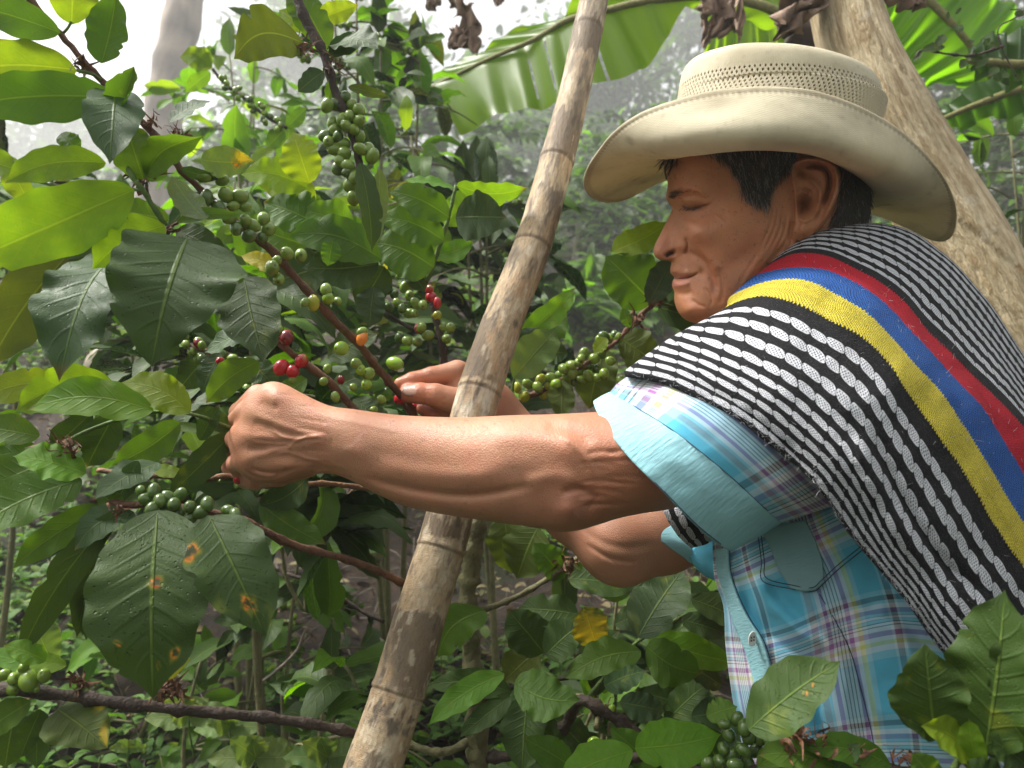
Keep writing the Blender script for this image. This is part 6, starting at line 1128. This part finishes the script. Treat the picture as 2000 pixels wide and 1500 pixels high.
banana_leaf(ban, [(1500, -60, 2.0), (1350, -90, 2.0), (1240, -70, 2.05), (1130, -10, 2.1), (1085, 45, 2.15), (1000, 62, 2.25), (945, 92, 2.3), (880, 130, 2.3), (838, 170, 2.3)], [(1545, 40, 1.95), (1480, 8, 1.95), (1380, -8, 1.98), (1270, 0, 2.0), (1180, 20, 2.05), (1110, 38, 2.1), (1040, 78, 2.15), (960, 112, 2.2), (838, 172, 2.3)],
 [(1500, 60, 2.0), (1420, 40, 2.0), (1350, 5, 2.0), (1300, 85, 2.0), (1240, 138, 2.0), (1140, 182, 2.0), (1070, 200, 2.05), (990, 225, 2.1), (900, 262, 2.2)], slits=[(99, 9, 15), (84, 10, 13), (107, 10, 15), (78, 12, 16)])
banana_leaf(ban, [(1540, -40, 2.5), (1480, -60, 2.5), (1420, -40, 2.5), (1370, 0, 2.5)], [(1560, 30, 2.5), (1500, 20, 2.5), (1440, 30, 2.5), (1385, 60, 2.5)], [(1560, 110, 2.5), (1510, 120, 2.5), (1440, 122, 2.5), (1370, 118, 2.5)])
banana_leaf(ban, [(1700, -90, 2.0), (1850, -60, 2.0), (1960, 0, 2.0), (2080, 90, 2.0)], [(1720, -60, 1.95), (1810, 0, 1.95), (1890, 85, 1.95), (1960, 200, 2.0)], [(1700, 20, 2.0), (1740, 90, 2.0), (1790, 150, 2.0), (1880, 170, 2.0)], col=(.085, .20, .012))
banana_leaf(ban, [(2100, 60, 1.7), (2000, 60, 1.7), (1920, 75, 1.7), (1885, 110, 1.7)], [(2100, 120, 1.68), (2000, 125, 1.68), (1930, 120, 1.68), (1882, 118, 1.68)], [(2100, 200, 1.7), (2000, 180, 1.7), (1930, 150, 1.7), (1885, 130, 1.7)], col=(.03, .075, .012))
banana_leaf(ban, [(2100, 110, 1.9), (1990, 130, 1.9), (1880, 180, 1.9), (1815, 235, 1.9)], [(2120, 150, 1.88), (2000, 170, 1.88), (1900, 205, 1.88), (1818, 240, 1.88)], [(2120, 250, 1.9), (2010, 225, 1.9), (1910, 240, 1.9), (1825, 262, 1.9)], col=(.04, .10, .012))
BS = NT("banana_stem"); uS, vS = BS.uv(); f1 = BS.noise(1, 5, BS.vec(uS*34, vS*1.6, 0), .7); f2 = BS.noise(1, 4, BS.vec(uS*7, vS*2.2, 5), .6); cS = BS.attr("Col", True)
c = BS.mix(f1.step(.42, .60)*.8, cS, BS.mix(1.0, cS, (.52, .44, .33), 'MULTIPLY')); c = BS.mix(f2.step(.58, .72)*.6, c, (.36, .20, .07)); c = BS.mix(f2.step(.42, .30)*.5, c, (.66, .58, .45)); c = BS.mix(BS.noise(1, 5, BS.vec(uS*60, vS*.9, 8), .75).step(.56, .64)*.6, c, (.20, .13, .07)); BS.set(color=c, rough=.7); BS.bump(f1*1.2+BS.noise(1, 4, BS.vec(uS*90, vS*2.5, 3), .7)*.8, .009, 1.0)
sc = cr(np.array([(1590, -200, 1.55), (1642, -20, 1.5), (1676, 100, 1.47), (1732, 220, 1.44), (1797, 340, 1.42), (1868, 470, 1.40), (1945, 620, 1.38), (2060, 820, 1.36), (2250, 1150, 1.36), (2450, 1800, 1.36)], float), 400); sw_ = P(*sc.T); srad = np.interp(sc[:, 1], [-200, 0, 200, 400, 650, 1800], [56, 62, 74, 82, 96, 120])*sc[:, 2]/F
na = 120; ang = np.linspace(0, 2*np.pi, na, endpoint=False); tq = np.gradient(sw_, axis=0); tq /= np.linalg.norm(tq, axis=1)[:, None]; s1_ = np.cross(tq, (0, 1, 0)); s1_ /= np.linalg.norm(s1_, axis=1)[:, None]; b1_ = np.cross(tq, s1_)
A_, L_ = np.meshgrid(ang, sc[:, 1]/100); q3 = np.stack([np.cos(A_).ravel()*2.2, np.sin(A_).ravel()*2.2, L_.ravel()*.45], 1); nn = vnoise(q3, 1.6, 3, 2).reshape(A_.shape); st_ = vnoise(np.stack([A_.ravel()*9, L_.ravel()*.25], 1), 1, 2, 5).reshape(A_.shape)
ly = np.floor(((L_+A_*1.1+nn*1.5) % 2.6)/2.6*3)/3; rr = srad[:, None]*(1+.025*nn+.03*st_+.05*(((L_*.5+A_*.8+nn*.25) % 1.9)/1.9)*.6)
Vv = sw_[:, None]+rr[..., None]*(np.cos(A_)[..., None]*s1_[:, None]+np.sin(A_)[..., None]*b1_[:, None])
colS = np.tile(np.array((.60, .485, .30)), (A_.size, 1))*(1+.22*nn.ravel()+.15*st_.ravel())[:, None]
link("pseudostem", mesh_np("pseudostem", Vv.reshape(-1, 3), grid_faces(400, na, True), uv=np.stack([A_.ravel()/6.283*1.0, L_.ravel()], 1), col=colS), BS.m, ban)
DL = NT("dead_leaf"); DL.set(color=DL.mix(DL.noise(30, 4, DL.obj()).step(.3, .7), (.34, .23, .165), (.15, .095, .065)), rough=.8); DL.bump(DL.noise(70, 4, DL.obj()), .003, .8)
def rag(parent, pts, w, d, seed, name="dead_leaf"):
    """a shrivelled hanging leaf remnant: crumpled sheet"""
    r = np.random.default_rng(seed); p = cr(np.array(pts, float), 40); wp = P(p[:, 0], p[:, 1], np.full(40, d)); t = np.linspace(-1, 1, 14); prof = np.sin(np.pi*np.linspace(.06, .97, 40))**.6
    S, T = np.meshgrid(np.arange(40), t, indexing='ij'); V = wp[S]+np.stack([T*w*d/F/2*prof[S]*(1+.3*np.sin(S*.9+seed)), .02*np.sin(T*5+S*.35+seed)*prof[S]*w/60, .012*np.sin(S*.7+T*3)*prof[S]], -1)
    V = V+.004*np.stack([vnoise(V.reshape(-1, 3), 40, 2, seed+q).reshape(S.shape) for q in range(3)], -1)
    return link(name, mesh_np(name, V.reshape(-1, 3), grid_faces(40, 14)), DL.m, parent)
rag(ban, [(1390, -40), (1396, 10), (1412, 40), (1398, 75)], 66, 1.85, 1); rag(ban, [(1372, 20), (1380, 60), (1376, 98)], 16, 1.85, 2); rag(ban, [(1424, 0), (1432, 40), (1436, 62)], 22, 1.85, 3); rag(ban, [(1440, -30), (1446, 30), (1443, 84)], 16, 1.7, 4); rag(ban, [(1590, -60), (1575, 0), (1550, 40), (1525, 74)], 76, 1.45, 5); rag(ban, [(1740, -30), (1765, 0), (1790, 14)], 60, 1.5, 7)
rag(ban, [(870, -20), (900, 10), (918, 50), (928, 105)], 42, 1.9, 8); rag(ban, [(890, 50), (896, 80), (884, 92)], 34, 1.9, 9); rag(ban, [(975, -20), (972, 10)], 20, 1.9, 10); rag(ban, [(860, -10), (845, 8), (840, 18)], 20, 1.9, 11)
HOL = NT("dark_hollow"); HOL.set(color=(.035, .02, .014), rough=.8); v, f, c_ = tube_np(P(*cr(np.array([(1545, 62, 1.6), (1580, 78, 1.6), (1610, 90, 1.6), (1630, 130, 1.6)], float), 20).T), np.linspace(.03, .042, 20), 20); link("stem_hollow", mesh_np("stem_hollow", v, [f, c_]), HOL.m, ban)  # hollow end of the cut stem, its dark inside put into the colour
vin = thing("climbing_vine", "thin dark vine with small leaves dangling over the banana leaf at the top right", "vine")
branch(vin, [(2040, -20, 1.3), (1990, 30, 1.3), (1950, 55, 1.3), (1960, 100, 1.3), (1985, 150, 1.3)], .0015, .001, 'dark'); branch(vin, [(1960, 90, 1.3), (1900, 108, 1.3), (1850, 105, 1.3), (1800, 98, 1.3), (1788, 115, 1.3)], .0022, .0014, 'dark', knob=1.2)
for k in range(26):
    u, v = _r.uniform(1840, 1990), _r.uniform(5, 190); 
    if abs(v-(60+(u-1900)*.3)) < 70: leaf(vin, u, v, u+_r.uniform(-26, 26), v+_r.uniform(-10, 28), _r.uniform(12, 20), 'dark', 1.3, 0, nu=10, nw=5)
leaf(vin, 1800, 98, 1846, 92, 20, 'dark', 1.3, 0, nu=10, nw=5); leaf(vin, 1800, 100, 1782, 122, 12, 'dark', 1.3, 0, nu=10, nw=5)
# ---- stakes, twigs, stone, ground cover
st = thing("wooden_stake", "thin mossy upright stake in the weeds beneath the forearm", "stake"); branch(st, [(742, 955, 1.7), (738, 1010, 1.7), (736, 1095, 1.7)], .0125, .0135, 'moss', "shaft", knob=.2, seg=12, step=.01)
def twig(lab, pts, r0, r1, col): t = thing("fallen_twig", lab, "twig"); branch(t, pts, r0, r1, col, "stick", step=.01)
twig("pale dry twig slanting below the forearm, left of the pole", [(560, 1078, 1.3), (620, 1035, 1.3), (690, 955, 1.3)], .003, .002, 'orange'); twig("thin dry twig crossing the weeds left of the pole's middle", [(560, 1120, 1.2), (640, 1150, 1.2), (700, 1190, 1.2), (750, 1215, 1.2)], .003, .003, 'dark'); twig("bare pale stem rising between the two spotted leaves", [(540, 1010, 1.3), (552, 1080, 1.3), (560, 1130, 1.3), (590, 1190, 1.3)], .003, .003, 'moss'); twig("curved dry twig over bare soil left of the pole's foot", [(500, 1340, 1.3), (540, 1310, 1.3), (580, 1270, 1.3), (596, 1230, 1.3)], .0025, .002, 'grey')
sx, sy = (228-1000)/F*3.4, 3.4; SM = NT("stone"); SM.set(color=SM.mix(SM.noise(18, 4, SM.obj()).step(.3, .7), (.42, .37, .29), (.22, .19, .13)), rough=.85); SM.bump(SM.noise(40, 4, SM.obj()), .004, .8)
th = np.linspace(0, np.pi, 24); ph = np.linspace(0, 2*np.pi, 40, endpoint=False); T_, P_ = np.meshgrid(th, ph, indexing='ij'); sv_ = np.stack([np.sin(T_)*np.cos(P_)*.13, np.sin(T_)*np.sin(P_)*.10, np.cos(T_)*.105], -1).reshape(-1, 3); sv_ *= (1+.16*vnoise(sv_, 11, 3, 4))[:, None]
so = link("stone", mesh_np("stone", sv_, grid_faces(24, 40, True)), SM.m); so.location = (sx, sy, CAMZ-(712-750)/F*3.4-.01); tag(so, "pale rounded stone on the slope under the hanging leaves at left", "stone")
N = 26000; y = 1.15+_r.random(N)**1.4*7.5; x = (_r.uniform(-.75, .75, N))*(y+.4); m = vnoise(np.stack([x, y], 1), 1.7, 3, 7) > -.02; x, y = x[m], y[m]; n_ = len(x)
k4 = 4; X4 = np.repeat(x, k4); Y4 = np.repeat(y, k4); az = _r.uniform(0, 6.28, n_*k4); h = np.repeat(_r.uniform(.005, .06, n_)*(1+.5*(_r.random(n_) > .9)), k4); pos = np.stack([X4, Y4, gz(X4, Y4)+h], 1); dirs = np.stack([np.cos(az), np.sin(az), _r.uniform(-.2, .7, n_*k4)], 1)
cl = np.array([(.05, .14, .02), (.08, .19, .03), (.035, .10, .02), (.12, .20, .05)])[_r.integers(0, 4, n_*k4)]; tag(leaf_cloud("ground_cover", pos, dirs, np.array((0, 0, 1.))+_r.normal(0, .3, (n_*k4, 3)), _r.uniform(.010, .036, n_*k4)*(1+Y4*.12), cl, np.full(n_*k4, .3), None, "stuff", 1.5), "small bright weeds sprouting over the dark soil", "weeds")
N = 6500; y = 1.1+_r.random(N)**1.3*5; x = _r.uniform(-.75, .75, N)*(y+.4); cl = np.array([(.09, .05, .03), (.13, .075, .045), (.05, .03, .02), (.15, .10, .065)])[_r.integers(0, 4, N)]
tag(leaf_cloud("leaf_litter", np.stack([x, y, gz(x, y)+_r.uniform(.004, .02, N)], 1), np.stack([_r.normal(0, 1, N), _r.normal(0, 1, N), _r.normal(0, .25, N)], 1), np.array((0, 0, 1.))+_r.normal(0, .35, (N, 3)), _r.uniform(.015, .06, N), cl, np.full(N, .05), None, "stuff", 1.0, wet=0), "brown fallen leaves littering the soil", "leaf litter")
paths = []
for k in range(1500):
    y = 1.1+_r.random()**1.3*3.5; x = _r.uniform(-.7, .7)*(y+.3); a = _r.uniform(0, 3.14); L = _r.uniform(.04, .22); t = np.linspace(-.5, .5, 5)[:, None]; p = np.array((x, y, float(gz(x, y))+.012))+np.array((math.cos(a), math.sin(a), 0))*L*t; p[:, 2] = gz(p[:, 0], p[:, 1])+.012+_r.uniform(0, .02)+.01*np.sin(t[:, 0]*6); paths.append((p, np.full(5, _r.uniform(.0008, .0025))))
tag(tubes("twig_litter", paths, 'grey', None, 5, "stuff"), "dry twigs and roots scattered on the soil", "twigs")
paths = []
for k in range(260):     # dry grass stems and bare shoots
    y = 1.2+_r.random()*3; x = _r.uniform(-.72, .3)*(y+.2); L = _r.uniform(.06, .28); dv = _r.normal(0, .25, 2); t = np.linspace(0, 1, 6)[:, None]; p = np.array((x, y, float(gz(x, y))))+np.array((dv[0], dv[1], 1))*L*t+np.array((_r.normal(), _r.normal(), 0))*.03*t*t; paths.append((p, np.linspace(.0018, .0008, 6)))
tag(tubes("dry_stems", paths, 'moss', None, 5, "stuff"), "thin pale stems standing among the weeds", "stems")
# soft-leaved weeds with toothed leaves at bottom left
for (u, v, s, dd_) in [(370, 1400, 110, 1.05), (450, 1420, 90, 1.1), (500, 1480, 120, 1.0), (250, 1460, 50, 1.0), (1150, 1060, 80, 1.3), (640, 1480, 110, .95)]:
    wd = thing("weed", {370: "pale broad-leaved weed under the knotty branch", 450: "pale toothed weed beside the broad-leaved one", 500: "pale weed at the bottom edge left of the pole", 250: "small round-leaved weed on bare soil at bottom left", 1150: "bright weed behind the far elbow", 640: "weed touching the pole's foot at the bottom edge"}[u], "weed")
    branch(wd, [(u+10, v+80, dd_+.02), (u, v+30, dd_), (u, v, dd_)], .0015, .001, 'green', "stem")
    for k in range(5):
        a = R(-170+k*38+_r.uniform(-10, 10)); leaf(wd, u, v, u+math.cos(a)*s*.8, v+math.sin(a)*s*.45+8, s*.45, 'pale', dd_, -.03*math.sin(a*2), shape='ovate', wave=.10, nu=20, nw=9)

# ---- unseen plantation shrubs added behind and beside the camera to dim the frontal light
for k, (x_, y_, h_, r_) in enumerate([(-2.6, -1.2, 3.0, 1.0), (-1.3, -2.6, 3.2, 1.1), (.3, -2.9, 3.2, 1.2), (1.9, -2.4, 3.0, 1.1), (3.1, -.9, 3.2, 1.1), (-3.2, .9, 2.8, .8)]):
    r = np.random.default_rng(900+k); o = thing("coffee_shrub", ["unseen shrub behind the camera at far left", "unseen shrub behind the camera at left", "unseen shrub straight behind the camera", "unseen shrub behind the camera at right", "unseen shrub beside the camera beyond the right edge", "unseen shrub beside the camera beyond the left edge"][k], "shrub", "unseen shrubs behind the camera")
    g0 = float(gz(x_, y_)); N = 1300; pos = r.normal(0, .5, (N, 3))*np.array((r_, r_, h_*.5))+np.array((x_, y_, g0+h_*.5)); pos[:, 2] = np.clip(pos[:, 2], g0+.05, g0+h_)
    m = (pos[:, 1] < -.5) | (np.abs(pos[:, 0]) > 2.0); pos = pos[m]; N = len(pos)
    leaf_cloud("foliage", pos, r.normal(0, 1, (N, 3)), np.array((0, 0, 1.))+r.normal(0, .7, (N, 3)), r.uniform(.12, .26, N), np.tile(TINT['mid'][0], (N, 1)), np.full(N, .3), o)
    tubes("stems", [(np.stack([np.full(8, x_)+r.normal(0, .02, 8)+q*.1, np.full(8, y_), np.linspace(g0, g0+h_*.8, 8)], 1), np.linspace(.02, .008, 8)) for q in range(3)], 'dark', o)
